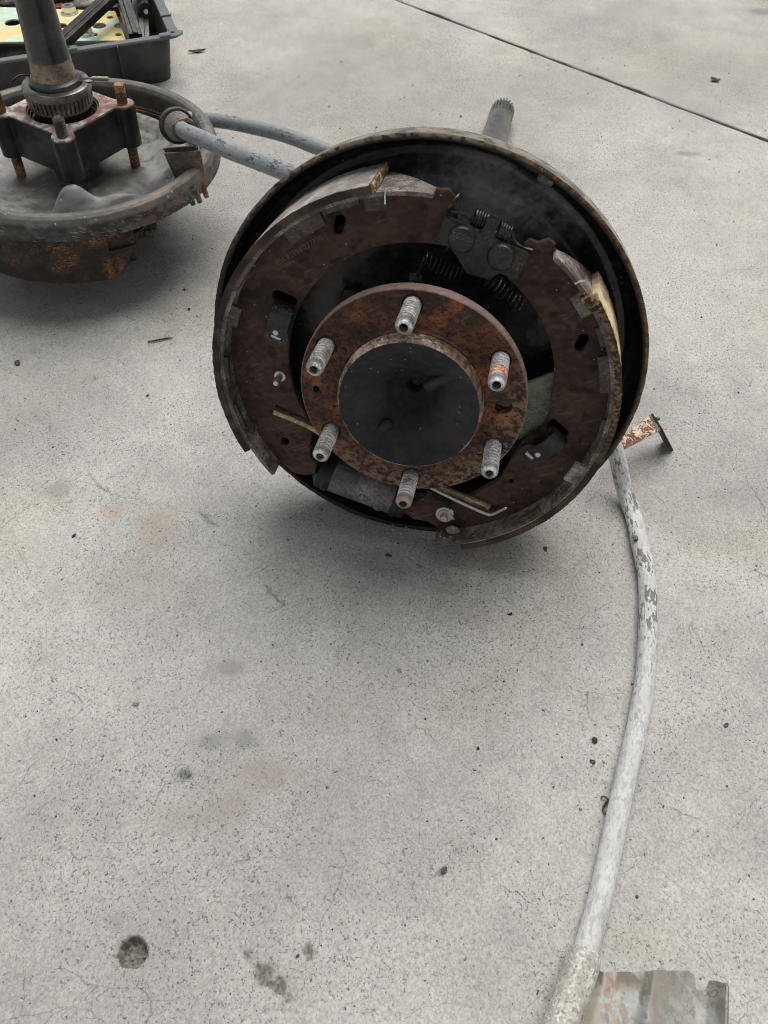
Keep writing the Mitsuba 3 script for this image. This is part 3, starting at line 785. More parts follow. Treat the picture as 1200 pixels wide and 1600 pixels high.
# worn, crumbling end of the linings
put(SL, 'rust_crust', band(RL - 0.0042, RL + 0.0008, 101.3, 102.6, -0.0600, -0.0125, CL, 10, 0.0007, 3), 'gold_rust', MM, smooth=False)
for k, (a0, a1, r0, r1, wf_) in enumerate(((36.6, 38.6, 0.0088, 0.0010, -0.0112), (38.2, 40.0, 0.0096, 0.0040, -0.0118), (35.2, 37.0, 0.0080, 0.0022, -0.0120), (39.6, 41.2, 0.0094, 0.0062, -0.0130))):
    put(SR, 'rust_crust', band(RR - r0, RR - r1, a0, a1, -0.0200, wf_, CR, 22, 0.0009, 4 + k), 'gold_rust', MM, smooth=40)
for shoe, C, R, spans in ((SL, CL, RL, [(117.6, 129.8, 0.0095), (98.8, 105.0, 0.0085), (158.0, 164.6, 0.008), (106.3, 117.0, 0.0035), (176, 184, 0.0035), (193, 202, 0.0035)]),
                          (SR, CR, RR, [(34.6, 41.6, 0.0085), (9.2, 21.1, 0.0075), (-25.2, -17.8, 0.0085), (-48, -40, 0.004), (-8, 0, 0.0035), (24, 30, 0.0035)])):
    for a0, a1, dp in spans:
        put(shoe, 'nib', band(R - 0.0074 - dp, R - 0.0070, a0, a1, -0.0185, -0.0150, C, 10, 0.0, 0), 'nib_steel' if dp < 0.0083 or shoe == SL else 'table_steel', MM, smooth=False)
put(SL, 'wire_tick', tube(np.array([(-0.0262, 0.1365, -0.0140), (-0.0262, 0.1345, -0.0125), (-0.0260, 0.1290, -0.0128)]), 0.0007, 8), 'wire_bright', MM)
put(SR, 'wire_tick', tube(np.array([(0.1045, 0.0925, -0.0145), (0.1010, 0.0925, -0.0130), (0.0985, 0.0905, -0.0128)]), 0.0007, 8), 'wire_bright', MM)
txt = meshkit.text_mesh('RDA R1796 227705', 0.0036, 0.00035)
txt.apply_scale([0.040 / txt.extents[0], 1, 1])
txt.apply_transform(frame((-0.1045, 0.0725, WF - 0.00005), (0.8288, 0.5595, 0), (-0.5595, 0.8288, 0), (0, 0, 1)))
put(SL, 'stamped_lettering', txt, 'web_letter', MM, smooth=False)
for x, y, r in ((94.5, 43.3, 0.0042), (103.1, 23.5, 0.0042), (118.3, -3.6, 0.0035), (113.4, -7.0, 0.002)):
    put(SR, 'rivet_mark', lathe([(0, 0.0006), (r * 0.6, 0.0005), (r, -0.0003)], 18), 'web_brown', MM @ frame((x / 1000, y / 1000, WF), (1, 0, 0), (0, 1, 0), (0, 0, 1)))

# anchor plate with two rivets, the spring that hooks over the horns
anchor = sg.Polygon(mm([(10.8, 120.9), (34.2, 113.4), (36.1, 115.2), (37.8, 121.9), (39.9, 124.1), (45.4, 122.5), (46.6, 121.2), (43.7, 113.1), (44.0, 110.2), (47.2, 108.0), (66.5, 102.1), (67.7, 100.9), (61.8, 83.8), (49.8, 86.9), (43.0, 82.0), (28.0, 84.5), (20.1, 95.8), (15.9, 100.5), (9.0, 102.4), (5.9, 104.2)])).buffer(0.0006).buffer(-0.0006)
ap = put(A, 'anchor_plate', prism(anchor, -0.0285, -0.025, 0.0009), 'black_steel', MM, smooth=30)
for x, y in ((23.0, 107.5), (49.3, 98.5)):
    put(ap, 'rivet', lathe([(0.0088, 0), (0.0088, 0.0022), (0.0080, 0.0034), (0.0062, 0.0040), (0, 0.0038)], 36), 'black_steel', MM @ frame((x / 1000, y / 1000, -0.0252), (1, 0, 0), (0, 1, 0), (0, 0, 1)))
put(ap, 'anchor_post', lathe([(0.012, -0.072), (0.012, -0.0285)], 24), 'black_steel', MM @ frame((0.036, 0.098, 0), (1, 0, 0), (0, 1, 0), (0, 0, 1)))
sw = -0.034
us = [coil((0.0288, 0.1195, sw), (0.0385, 0.1166, sw), 0.0052, 5.5, 0.0010), coil((0.0452, 0.1136, sw), (0.0530, 0.1104, sw), 0.0052, 5.0, 0.0010),
      tube(spline([(0.0385, 0.1218, sw), (0.042, 0.1195, sw - 0.004), (0.0452, 0.1185, sw)], 14), 0.0010, 8),
      tube(spline([(0.0288, 0.1148, sw), (0.0262, 0.1188, sw + 0.003), (0.0195, 0.1222, sw + 0.003), (0.0135, 0.1225, sw + 0.004), (0.0125, 0.1250, sw + 0.006), (0.0150, 0.1290, sw + 0.006), (0.0178, 0.1325, sw + 0.002), (0.0185, 0.1310, sw - 0.005)], 60), 0.0011, 8),
      tube(spline([(0.0530, 0.1150, sw), (0.0550, 0.1105, sw + 0.003), (0.0580, 0.1065, sw + 0.004), (0.0640, 0.1035, sw + 0.004), (0.0685, 0.1022, sw + 0.004)], 40), np.r_[np.full(30, 0.0011), np.linspace(0.0011, 0.0021, 10)], 10)]
put(A, 'upper_return_spring', cat(us), 'spring_black', MM)
put(A, 'lower_return_spring', cat([coil((-0.006, 0.0795, -0.056), (0.022, 0.0690, -0.060), 0.0055, 9, 0.0006), tube(spline([(-0.003, 0.085, -0.044), (-0.0048, 0.078, -0.043), (-0.0075, 0.0715, -0.046)], 20), 0.0009, 8),
                                   coil((-0.0085, 0.0690, -0.050), (-0.0085, 0.0660, -0.046), 0.0038, 3, 0.0008)]), 'spring_black', MM)
put(A, 'lower_return_spring', coil((0.0400, 0.0740, -0.052), (0.0660, 0.0520, -0.054), 0.0060, 9, 0.0006), 'spring_black', MM)

# hold-down clips: folded leaves with a pin through them


def clip(c0, ax, width, length, name):
    """c0: middle of the folded end; ax: direction from the fold to the pin"""
    ax = np.array(ax) / np.linalg.norm(ax)
    y = np.array([-ax[1], ax[0]])
    F = frame((c0[0], c0[1], 0), (ax[0], ax[1], 0), (y[0], y[1], 0), (0, 0, 1))
    prof = [(length * 1.22, WF + 0.0012), (0.004, WF + 0.0012), (0.001, WF + 0.003), (0.0, WF + 0.007), (0.0012, WF + 0.0115), (0.005, WF + 0.0132), (length * 0.6, WF + 0.0118), (length, WF + 0.0085)]
    p = spline([(x, 0, z) for x, z in prof], 40)
    t = np.gradient(p, axis=0)
    nrm = np.stack([-t[:, 2], 0 * t[:, 0], t[:, 0]], 1)
    nrm /= np.linalg.norm(nrm, axis=1, keepdims=True)
    v, h = [], width / 2
    for k in range(len(p)):
        hw = h if k > 12 else h * (0.8 + 0.2 * math.cos(k))
        for yy, o in ((-h, -0.0006), (h, -0.0006), (h, 0.0006), (-h, 0.0006)):
            v.append(p[k] + nrm[k] * o + np.array([0, yy, 0]))
    f = []
    for i in range(len(p) - 1):
        for j in range(4):
            a, b = 4 * i + j, 4 * i + (j + 1) % 4
            f.append([a, b, b + 4, a + 4])
    f += [[0, 3, 2, 1], [4 * len(p) - 4, 4 * len(p) - 3, 4 * len(p) - 2, 4 * len(p) - 1]]
    m = as_tm((np.array(v), np.array(f)))
    m.fix_normals()
    k = put(A, 'hold_down_clip', m, 'black_steel', MM @ F, smooth=35)
    put(k, 'pin_head', lathe([(0, 0.0022), (0.0020, 0.0018), (0.0028, 0.0004), (0.0028, 0)], 16), 'bright_steel', MM @ F @ frame((length * 0.84, 0, WF + 0.0098), (1, 0, 0), (0, 1, 0), (0, 0, 1)))
    put(k, 'pin_washer', as_tm(prism(sg.Point(length * 1.15, 0).buffer(0.0092).difference(sa.translate(sg.box(-0.002, -0.005, 0.002, 0.005), length * 1.17, 0)), WF + 0.0016, WF + 0.0027)), 'black_steel', MM @ F, smooth=False)
    put(k, 'pin', rbox((0.0032, 0.0085, 0.003), 0.0012, 4), 'bright_steel', MM @ F @ frame((length * 1.17, 0, WF + 0.0028), (1, 0, 0), (0, 1, 0), (0, 0, 1)))


clip((-0.0985, 0.0460), (-0.0075, -0.0230), 0.0155, 0.0240, 'left')
clip((0.1098, -0.0305), (-0.0180, -0.0225), 0.0140, 0.0270, 'right')

# small bolt standing out of the left web
F = MM @ frame((-0.1066, -0.0150, WF), (1, 0, 0), (0, 1, 0), (0, 0, 1))
put(A, 'web_pin', cat([lathe([(0.0046, 0), (0.0044, 0.0012), (0.0026, 0.0016)], 18), lathe([(0.0026, 0.0), (0.0026, 0.0105), (0.0019, 0.0125), (0, 0.0128)], 16)]), 'bright_steel', F)

# adjuster strut and levers at the left, wheel cylinder at the bottom left
strut = sg.LineString(mm([(-113.0, -47.2), (-97, -52.0), (-84.2, -56.6), (-60, -70)])).buffer(0.0021, cap_style=2)
put(A, 'adjuster_strut', prism(strut, -0.048, -0.0290, 0.0004), 'gold_zinc', MM, smooth=20)
put(A, 'parking_lever', prism(sg.Polygon(mm([(-110.2, -43.0), (-88.5, -51.0), (-70, -60), (-72, -66), (-90, -55), (-111, -47)])), -0.041, -0.0360, 0.0004), 'black_steel', MM, smooth=20)
lever = sg.Polygon(mm([(60, -13), (94.3, 8.5), (104, 14.0), (112, -6.9), (106, -24), (97.0, -37.0), (82, -50), (60, -52)])).buffer(0.002).buffer(-0.002)
put(A, 'adjuster_lever', prism(lever, -0.0445, -0.0420, 0.0004), 'green_zinc', MM, smooth=20)
tag(A + '__adjuster_lever', 'green tinted zinc lever plate')
c0, c1 = np.array((-0.0700, -0.1120, -0.044)), np.array((-0.0150, -0.1280, -0.044))
cd = (c1 - c0) / np.linalg.norm(c1 - c0)
Fc = along(c0, c1)
cyl = manifold_of(lathe([(0, 0), (0.0128, 0), (0.0136, 0.0015), (0.0136, 0.0555), (0.0128, 0.0573), (0, 0.0573)], 48))
Mi = np.linalg.inv(Fc)
wc = put(A, 'wheel_cylinder', cyl, 'cylinder_cast', MM @ Fc, smooth=30)
put(wc, 'cast_boss', lathe([(0.004, 0), (0.004, 0.0012), (0.003, 0.002), (0, 0.002)], 14), 'cylinder_cast', MM @ frame((-0.040, -0.1215, -0.0308), (1, 0, 0), (0, 1, 0), (0, 0, 1)))
put(wc, 'cast_boss', lathe([(0.005, 0), (0.005, 0.0008), (0.004, 0.0014), (0, 0.0014)], 14), 'cylinder_cast', MM @ frame((-0.026, -0.1275, -0.0308), (1, 0, 0), (0, 1, 0), (0, 0, 1)))
for q, s in ((c0, -1), (c1, 1)):
    put(wc, 'dust_boot', lathe([(0.0132, -0.002), (0.0148, 0.001), (0.0152, 0.004), (0.0140, 0.006), (0.0142, 0.008), (0.0130, 0.011), (0.0095, 0.013), (0.0070, 0.0145), (0, 0.015)], 40), 'rubber_black', MM @ along(q, q + s * cd))
    put(wc, 'piston_fork', tube(np.array([q + s * cd * 0.012, q + s * cd * 0.022]), 0.005, 12), 'black_steel', MM)

# lower right: bright rod, gold strip, pivot bolt, caked dirt
put(A, 'adjuster_rod', tube(spline([(0.005, -0.0925, -0.0275), (0.0230, -0.1000, -0.0262), (0.0450, -0.1085, -0.0255), (0.0625, -0.1150, -0.0255), (0.0670, -0.1158, -0.0258), (0.0720, -0.1135, -0.0270), (0.0795, -0.1095, -0.0300)], 50), 0.0013, 10), 'wire_bright', MM)
put(A, 'adjuster_strip', prism(sg.LineString(mm([(12, -93), (31.9, -101.2), (65.8, -111.8)])).buffer(0.0024, cap_style=2).difference(sg.LineString(mm([(53, -109.0), (62, -111.8)])).buffer(0.0005)), -0.0315, -0.0285, 0.0004), 'gold_zinc', MM, smooth=20)
Fp = MM @ frame((0.0300, -0.1265, WF), (1, 0, 0), (0, 1, 0), (0, 0, 1))
pv = put(A, 'pivot_pin', lathe([(0.0035, 0), (0.0035, 0.006), (0.0028, 0.0072), (0, 0.0072)], 18), 'bright_steel', Fp)
put(pv, 'washer', lathe([(0.0036, 0.0002), (0.0076, 0.0002), (0.0076, 0.0016), (0.0070, 0.0020), (0.0036, 0.0020)], 36), 'bright_steel', Fp)
put(pv, 'clip', prism(sg.Point(0, 0).buffer(0.0058).difference(sg.Point(0, 0).buffer(0.0036)).union(sg.Polygon([(0.002, 0.004), (0.0045, 0.0085), (0.0075, 0.0065), (0.0048, 0.0035), (0.0088, -0.0015), (0.0052, -0.0028)])), 0.0023, 0.0035), 'bright_steel', Fp, smooth=False)


def chunk(r, seed, squash=(1, 0.75, 0.6), sub=2, rough=0.5):
    m = trimesh.creation.icosphere(subdivisions=sub, radius=1.0)
    v = np.array(m.vertices)
    k = 1 + rough * (meshkit.fbm(v * 1.3 + seed * 3.7) - 0.5) + 0.3 * rough * (meshkit.noise(v * 4 + seed) - 0.5)
    return trimesh.Trimesh(v * k[:, None] * np.array(squash) * r, m.faces, process=False)


put(A, 'caked_dirt', chunk(0.0050, 3, (1.2, 0.8, 0.7)), 'dirt_grey', MM @ frame((0.0385, -0.1385, -0.0265), (1, 0, 0), (0, 1, 0), (0, 0, 1)))
gr = []
for k in range(46):
    a = math.radians(RNG.uniform(-96, -60))
    m = chunk(RNG.uniform(0.0004, 0.0013), k, sub=1)
    m.apply_translation((0.1386 * math.cos(a) - 0.0008, 0.1386 * math.sin(a) - 0.0075, RNG.uniform(-0.031, -0.016)))
    gr.append(m)
key = put(A, 'dirt_grains', cat(gr), 'dirt_grey', MM, smooth=False)
tag(key, kind='stuff')

# ---------------------------------------------------------------- the second brake, lying face down behind at the left
B = 'drum_brake_axle_001'
tag(B, 'drum brake lying face down with its axle shaft pointing up, beside the plastic tray', 'brake', 'brake assemblies taken off a vehicle')
lo = [(0.1650, -0.0045), (0.1643, -0.001), (0.1639, 0.006), (0.1626, 0.0120), (0.1600, 0.0165), (0.1560, 0.0190), (0.1515, 0.0192), (0.1475, 0.0175), (0.1445, 0.0130), (0.1425, 0.0050), (0.1410, -0.0040), (0.1380, -0.0100), (0.1340, -0.0110), (0.1300, -0.0080), (0.1265, -0.0050), (0.121, -0.0050), (0.114, -0.0085), (0.107, -0.0130), (0.096, -0.0165), (0.090, -0.0175), (0.060, -0.0175), (0.0272, -0.0175)]


def hump(x, y, z):
    r = np.hypot(x, y)
    body = np.clip((0.146 - r) / 0.012, 0, 1)
    for cx, cy, sx, sy, ang, h in ((0.0215, -0.102, 0.0200, 0.0190, 0.0, 0.0345), (0.062, -0.090, 0.032, 0.016, 0.42, 0.0190), (0.10, 0.035, 0.02, 0.03, 0.2, 0.006), (-0.055, -0.095, 0.025, 0.015, -0.3, 0.004), (0.115, -0.01, 0.014, 0.02, 0.0, 0.008)):
        c, s = math.cos(ang), math.sin(ang)
        u, v = ((x - cx) * c + (y - cy) * s) / sx, (-(x - cx) * s + (y - cy) * c) / sy
        z = z + h * np.exp(-(u * u + v * v) ** 1.3) * body
    n = meshkit.fbm(np.stack([x * 25, y * 25, z * 25], -1)) - 0.5
    return x, y, z + 0.002 * n * body


li = [(0.1622, -0.0045), (0.1612, 0.005), (0.1595, 0.0105), (0.1565, 0.0150)] + [(r, z - 0.0026) for r, z in lo[6:]]
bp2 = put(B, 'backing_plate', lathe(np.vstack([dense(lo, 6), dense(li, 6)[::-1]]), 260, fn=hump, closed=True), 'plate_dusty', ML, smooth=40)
tag(bp2, 'dusty black backing plate with scuffed rim, seen from behind')
# bearing case with its four studs
bc = put(B, 'bearing_case', bearing_case(0.0095, 0.0556), 'case_greasy', ML, smooth=30)
tag(bc, 'black iron bearing case with a greasy rust-red top face')
put(bc, 'bore', lathe([(0.0390, 0.0545), (0.0378, 0.0535), (0.0376, 0.050), (0.0355, 0.0495), (0.0350, 0.046), (0.0335, 0.0455), (0.0330, 0.040), (0.02, 0.040)], 64), 'bore_oily', ML)
put(bc, 'snap_ring', lathe([(0.0388, 0.0530), (0.0370, 0.0535), (0.0366, 0.0525), (0.0368, 0.0515)], 64), 'ring_steel', ML)
for k in range(4):
    a = math.radians(-76.1 + 90 * k)
    F = ML @ frame((0.0644 * math.cos(a), 0.0644 * math.sin(a), 0), (1, 0, 0), (0, 1, 0), (0, 0, 1))
    bolt = thread(0.0060, 0.0930, 0.0016, 0.0008, 28, 0.0018) if k == 0 else lathe([(0, 0), (0.0056, 0), (0.0058, 0.06), (0.0058, 0.0910), (0.0050, 0.0930), (0, 0.0932)], 24)
    key = put(B, 'case_bolt', bolt, 'stud_dark' if k == 0 else 'bolt_rust', F @ frame((0, 0, -0.0170), (1, 0, 0), (0, 1, 0), (0, 0, 1)), smooth=30)
    tag(key, 'dark threaded stud' if k == 0 else 'rusty orange bolt')
# toothed ring and bearing sleeve round the shaft


def teeth(x, y, z):
    t = np.arctan2(y, x)
    r = np.hypot(x, y)
    k = np.where((r > 0.033) & (z > 0.0625) & (z < 0.0745), 1 - 0.085 * (np.cos(t * 44) > 0.3), 1.0)
    return x * k, y * k, z


rg = put(B, 'toothed_ring', lathe([(0.0300, 0.0595), (0.0335, 0.0600), (0.0342, 0.0622), (0.0345, 0.0628), (0.0345, 0.0635), (0.0356, 0.0738), (0.0358, 0.0748), (0.0358, 0.0800), (0.0350, 0.0822), (0.0335, 0.0830), (0.0290, 0.0832), (0.0270, 0.0815), (0.0268, 0.076)], 44 * 8, fn=teeth), 'ring_steel', ML, smooth=28)
put(B, 'bearing_sleeve', lathe([(0.0305, 0.0400), (0.0305, 0.0600)], 64), 'bore_oily', ML)
put(B, 'grease_drip', chunk(0.006, 12, (1.6, 1.0, 0.35)), 'bore_oily', ML @ frame((0.0295, 0.006, 0.0825), (1, 0, 0), (0, 1, 0), (0, 0, 1)))
sh = put(B, 'axle_shaft', lathe(dense([(0.030, -0.10), (0.0255, 0.02), (0.0262, 0.055), (0.0262, 0.0835), (0.0262, 0.0870), (0.0235, 0.0890), (0.0222, 0.0905)], 2), 64), 'shaft_steel', ML)
put(sh, 'collar', lathe([(0.0228, 0.0880), (0.0225, 0.0965), (0.0219, 0.1010), (0.0216, 0.1075), (0.0213, 0.1085)], 64), 'collar_steel', ML)
put(sh, 'shaft_tube', lathe(dense([(0.0214, 0.1080), (0.0212, 0.1110), (0.0207, 0.1180), (0.0198, 0.1300), (0.0186, 0.1600), (0.0178, 0.2000), (0.0172, 0.3500), (0.0172, 0.76), (0.0, 0.762)], 3), 64), 'tube_black', ML)
put(B, 'retaining_wire', tube(spline([(-0.0285, 0.008, 0.0835), (-0.036, 0.002, 0.087), (-0.0425, -0.006, 0.0855), (-0.0445, -0.010, 0.083)], 24), 0.0011, 8), 'spring_black', ML)
# flange, dish and studs underneath carry it
put(B, 'wheel_flange', lathe([(0, -0.0775), (0.047, -0.0775), (0.049, -0.088), (0.0495, -0.0775), (0.0814, -0.0765), (0.0814, -0.066), (0.03, -0.066)], 80), 'shoe_rust', ML)
for k in range(6):
    a = math.radians(20 + 60 * k)
    p = LO + 0.06985 * (math.cos(a) * L1 + math.sin(a) * L2) + LB * -0.070
    q = p - LB * (p[2] - 0.0002 if k == 99 else 0.034)
    s = (p[2]) / LB[2]
    put(B, 'wheel_stud', thread(0.006, min(0.0365, s - 0.002), 0.0016, 0.0005, 16), 'stud_dark', along(p, p - LB))
for C, t0, t1, l0, l1, nm in (((0.004, -0.016), -171, -53.5, -160, -65.5, 'front'), ((0.0, 0.0), 40, 165, 52, 152, 'rear')):
    k = put(B, 'brake_shoe', band(0.130, 0.1462, t0, t1, -0.028, -0.024, C, 80), 'shoe_rust', ML)
    kk = 0.1472 if nm == 'front' else 0.142
    back = lambda s: -0.0555 + 0.026 * float(np.clip((s - 0.915) / 0.085, 0, 1)) ** 1.1
    put(k, 'table', band(kk - 0.0075, kk - 0.0048, t0, t1, -0.0555, -0.006, C, 90, 0, 1, back), 'shoe_rust', ML, smooth=40)
    put(k, 'lining', band(kk - 0.0048, kk, l0, l1, -0.0565, -0.004, C, 110, 0.00025, 5), 'shoe_rust', ML, smooth=40)
tag(B + '__brake_shoe', 'rusty brake shoe below the rim, lining facing outwards')
put(B, 'horn', chunk(0.006, 5, (1.0, 0.7, 0.9)), 'black_steel', ML @ frame((0.102, -0.122, -0.018), (1, 0, 0), (0, 1, 0), (0, 0, 1)))
# folded bracket on the plate, its pin, and the cable boot
c4 = np.array([(0.1170, -0.0560, 0.0370), (0.1545, -0.0480, 0.0370), (0.1575, -0.0500, 0.0030), (0.1265, -0.0555, 0.0000)])
path = np.array([(0.0, 0.0), (0.80, 0.0), (0.93, 0.012), (1.0, 0.12), (1.0, 0.75), (0.93, 0.95), (0.80, 1.0), (-0.02, 1.0)])
dep = np.array([-0.002, 0.0125, 0.0])


def bp_pt(s, d, h):
    top, bot = c4[0] + (c4[1] - c4[0]) * s, c4[3] + (c4[2] - c4[3]) * s
    return bot + (top - bot) * h + dep * d


v, f = [], []
for k, (s, d) in enumerate(path):
    t = path[min(k + 1, len(path) - 1)] - path[max(k - 1, 0)]
    t = np.array([t[0] * 0.034, t[1] * 0.0125])
    nn = np.array([-t[1], t[0]]) / np.hypot(*t) * 0.0016
    s2, d2 = s + nn[0] / 0.034, d + nn[1] / 0.0125
    v += [bp_pt(s, d, 0), bp_pt(s, d, 1), bp_pt(s2, d2, 1), bp_pt(s2, d2, 0)]
for i in range(len(path) - 1):
    for j in range(4):
        a, b = 4 * i + j, 4 * i + (j + 1) % 4
        f.append([a, b, b + 4, a + 4])
f += [[0, 3, 2, 1], [4 * len(path) - 4, 4 * len(path) - 3, 4 * len(path) - 2, 4 * len(path) - 1]]
bx = as_tm((np.array(v), np.array(f)))
bx.fix_normals()
put(B, 'folded_bracket', bx, 'box_olive', ML, smooth=25)
put(B, 'bracket_pin', tube(np.array([(0.1490, -0.0415, 0.030), (0.1465, -0.036, 0.056)]), 0.0016, 10), 'box_olive', ML)
put(B, 'locating_tab', rbox((0.021, 0.006, 0.0035), 0.0016, 4), 'dirt_grey', ML @ frame((0.0000, 0.152, 0.0195), (1, 0, 0), (0, 1, 0), (0, 0, 1)))
for x, y, c in ((0.140, -0.071, 'nib_steel'), (0.1465, -0.066, 'table_steel'), (0.1525, -0.055, 'bolt_rust')):
    put(B, 'bleed_pin', tube(np.array([(x, y, 0.004), (x * 1.03, y * 1.03, -0.012)]), [0.0034, 0.0028], 12), c, ML)

# ---------------------------------------------------------------- cables
hp = [(-0.2263, 0.9190, 0.1500), (-0.2131, 0.8814, 0.1600), (-0.1963, 0.8527, 0.1685), (-0.1586, 0.8030, 0.1783), (-0.1206, 0.7547, 0.1894), (-0.0863, 0.7121, 0.1988), (-0.0532, 0.6834, 0.2003), (-0.0171, 0.6835, 0.1806), (0.0094, 0.7443, 0.1407), (0.0, 0.8448, 0.1219),
      (-0.0321, 0.8908, 0.1221), (-0.0684, 0.9109, 0.1264), (-0.1104, 0.9424, 0.1272), (-0.1503, 0.9699, 0.1245), (-0.1918, 0.9959, 0.1206), (-0.2248, 1.0084, 0.1182), (-0.2406, 1.0033, 0.1204)]
G = 'handbrake_cable'
tag(G, 'grey dusty hose looping from the round rubber boot to behind the standing brake', 'cable')
m, u = tube(spline(hp, 220), 0.0082, 22, uv=True)
put(G, 'hose', m, 'hose_grey', smooth=True, uv=u)
b0, b1 = np.array((-0.2330, 0.9250, 0.1475)), np.array((-0.2095, 0.8880, 0.1570))
FB = along(b0, b1)
put(G, 'boot_cup', lathe([(0.0080, -0.006), (0.0160, -0.005), (0.0186, -0.001), (0.0192, 0.003), (0.0190, 0.0075), (0.0183, 0.0086), (0.0172, 0.0086), (0.0166, 0.0075), (0.0160, 0.003), (0.0080, 0.001)], 56), 'cup_brown', FB)
ridg = [(0.0164, 0.002)]
for k in range(5):
    z, r = 0.0050 + 0.0040 * k, 0.0163 - 0.0009 * k
    ridg += [(r - 0.0002, z), (r, z + 0.0009), (r - 0.0003, z + 0.0018), (r - 0.0022, z + 0.0026), (r - 0.0024, z + 0.0034)]
ridg += [(0.0112, 0.0255), (0.0085, 0.026)]
put(G, 'bellows', lathe(ridg, 56), 'boot_grey', FB, smooth=25)
put(G, 'hose_clip', lathe([(0.0085, 0.0235), (0.0128, 0.0240), (0.0136, 0.0262), (0.0134, 0.0300), (0.0118, 0.0330), (0.0082, 0.0332)], 9), 'box_olive', FB, smooth=25)

H = 'handbrake_cable_001'
tag(H, 'white dusty cable curving over the floor from behind the front brake to a galvanised bracket', 'cable')
cp_ = [(0.150, 0.545, 0.105), (0.1750, 0.5310, 0.090), (0.1935, 0.5190, 0.066), (0.2075, 0.5060, 0.036), (0.2155, 0.4930, 0.014), (0.2194, 0.4780, 0.0085), (0.2190, 0.4376, 0.0082), (0.2173, 0.4036, 0.0082), (0.2108, 0.3656, 0.0082), (0.1995, 0.3191, 0.0082), (0.1835, 0.2718, 0.0082), (0.1604, 0.2155, 0.0082), (0.1408, 0.1659, 0.0082), (0.1227, 0.1252, 0.0085), (0.1080, 0.0960, 0.0090), (0.085, 0.055, 0.009), (0.055, 0.005, 0.009)]
cq = spline(cp_, 260)
cq[:, 2] -= 0.0006 * (cq[:, 2] < 0.0095)
m, u = tube(cq, 0.0073 + 0.00025 * (meshkit.fbm(np.stack([np.arange(260) * 0.13] * 3, -1)) - 0.5), 22, uv=True)
put(H, 'hose', m, 'hose_white', smooth=True, uv=u)
sp = spline([(0.1212, 0.1222, 0.0100), (0.1130, 0.1058, 0.0103), (0.1010, 0.0840, 0.0105), (0.085, 0.055, 0.0105)], 40)
rr = 0.0103 + 0.0006 * (meshkit.noise(np.stack([np.arange(40) * 0.4] * 3, -1)) - 0.5)
rr[:3] = [0.0086, 0.0095, 0.0101]
put(H, 'sleeve', tube(sp, rr, 26), 'sleeve_white')
put(H, 'seam', tube(spline([(0.1203, 0.1085, 0.0166), (0.1118, 0.0925, 0.0166), (0.1040, 0.0785, 0.0166), (0.0960, 0.0635, 0.0166), (0.075, 0.024, 0.0166)], 30), 0.0013 + 0.0005 * meshkit.noise(np.stack([np.arange(30) * 0.9] * 3, -1)), 8), 'shoe_rust')


def bracket():
    ns, nt = 70, 30
    s = np.linspace(0, 1, ns)
    x0 = 0.1195 + s * 0.0830
    ztab = np.interp(s, [0, 0.05, 0.12, 0.40, 0.46, 0.52, 0.70, 0.84, 0.90, 0.94, 0.965, 1.0], [0.0165, 0.0140, 0.0118, 0.0125, 0.0165, 0.0160, 0.0150, 0.0155, 0.0190, 0.0235, 0.0235, 0.0140])
    ytop = 0.1110 + 0.0012 * (meshkit.fbm(np.stack([x0 * 320, x0 * 0, x0 * 0], -1)) - 0.5) + np.interp(s, [0, 0.70, 0.745, 0.77, 0.83, 0.855, 0.90, 1], [0, 0.0, -0.002, -0.0100, -0.0110, -0.0050, -0.0060, -0.0115])
    t = np.linspace(0, 1, nt)
    S, T = np.meshgrid(s, t, indexing='ij')
    Y = ytop[:, None] + (0.0 - ytop[:, None]) * T
    X = x0[:, None] + (Y - 0.1085) * np.interp(S, [0, 1], [0.52, 0.30])
    Z = np.repeat(ztab[:, None], nt, 1) + 0.0006 * (meshkit.fbm(np.stack([X * 60, Y * 60, 0 * X], -1)) - 0.5)
    top = np.stack([X, Y, Z], -1).reshape(-1, 3)
    bot = top - np.array([0, 0, 0.0018])
    i, j = np.meshgrid(np.arange(ns - 1), np.arange(nt - 1), indexing='ij')
    a = (i * nt + j).ravel()
    N = ns * nt
    f = [np.stack([a, a + 1, a + nt + 1, a + nt], 1), np.stack([a, a + nt, a + nt + 1, a + 1], 1) + N]
    e = np.r_[np.arange(ns) * nt, (ns - 1) * nt + np.arange(1, nt), (np.arange(ns)[::-1] * nt + nt - 1)[1:], np.arange(nt)[::-1][1:]]
    e2 = np.r_[e[1:], e[:1]]
    f.append(np.stack([e, e2, e2 + N, e + N], 1))
    m = as_tm((np.vstack([top, bot]), np.vstack(f)))
    m.fix_normals()
    return m


bk = put(H, 'bracket', bracket(), 'galvanised', smooth=35)
tag(bk, 'galvanised sheet bracket with rust streaks and a curled edge')
put(H, 'patch', lathe([(0.0, 0.0006), (0.0022, 0.0005), (0.0026, -0.0006)], 18), 'black_steel', frame((0.2135, 0.4385, 0.0150), (0.8, 0.2, 0.3), (-0.2, 1.2, 0.0), (-0.35, 0, 0.9)))

# rusty angle bracket behind the front brake
K = 'angle_bracket'
tag(K, 'small L-shaped bracket with flaking cream paint and rust beside the white cable', 'bracket')
q = np.array([(0.2080, 0.5330, 0.0370), (0.2464, 0.5647, 0.0400), (0.2527, 0.5483, 0.0360), (0.2060, 0.5200, 0.0330)])


def slab(quad, th):
    quad = np.asarray(quad, float)
    n = np.cross(quad[1] - quad[0], quad[3] - quad[0])
    n /= np.linalg.norm(n)
    v = np.vstack([quad, quad + n * th])
    m = as_tm((v, np.array([[0, 3, 2, 1], [4, 5, 6, 7], [0, 1, 5, 4], [1, 2, 6, 5], [2, 3, 7, 6], [3, 0, 4, 7]])))
    m.fix_normals()
    return m


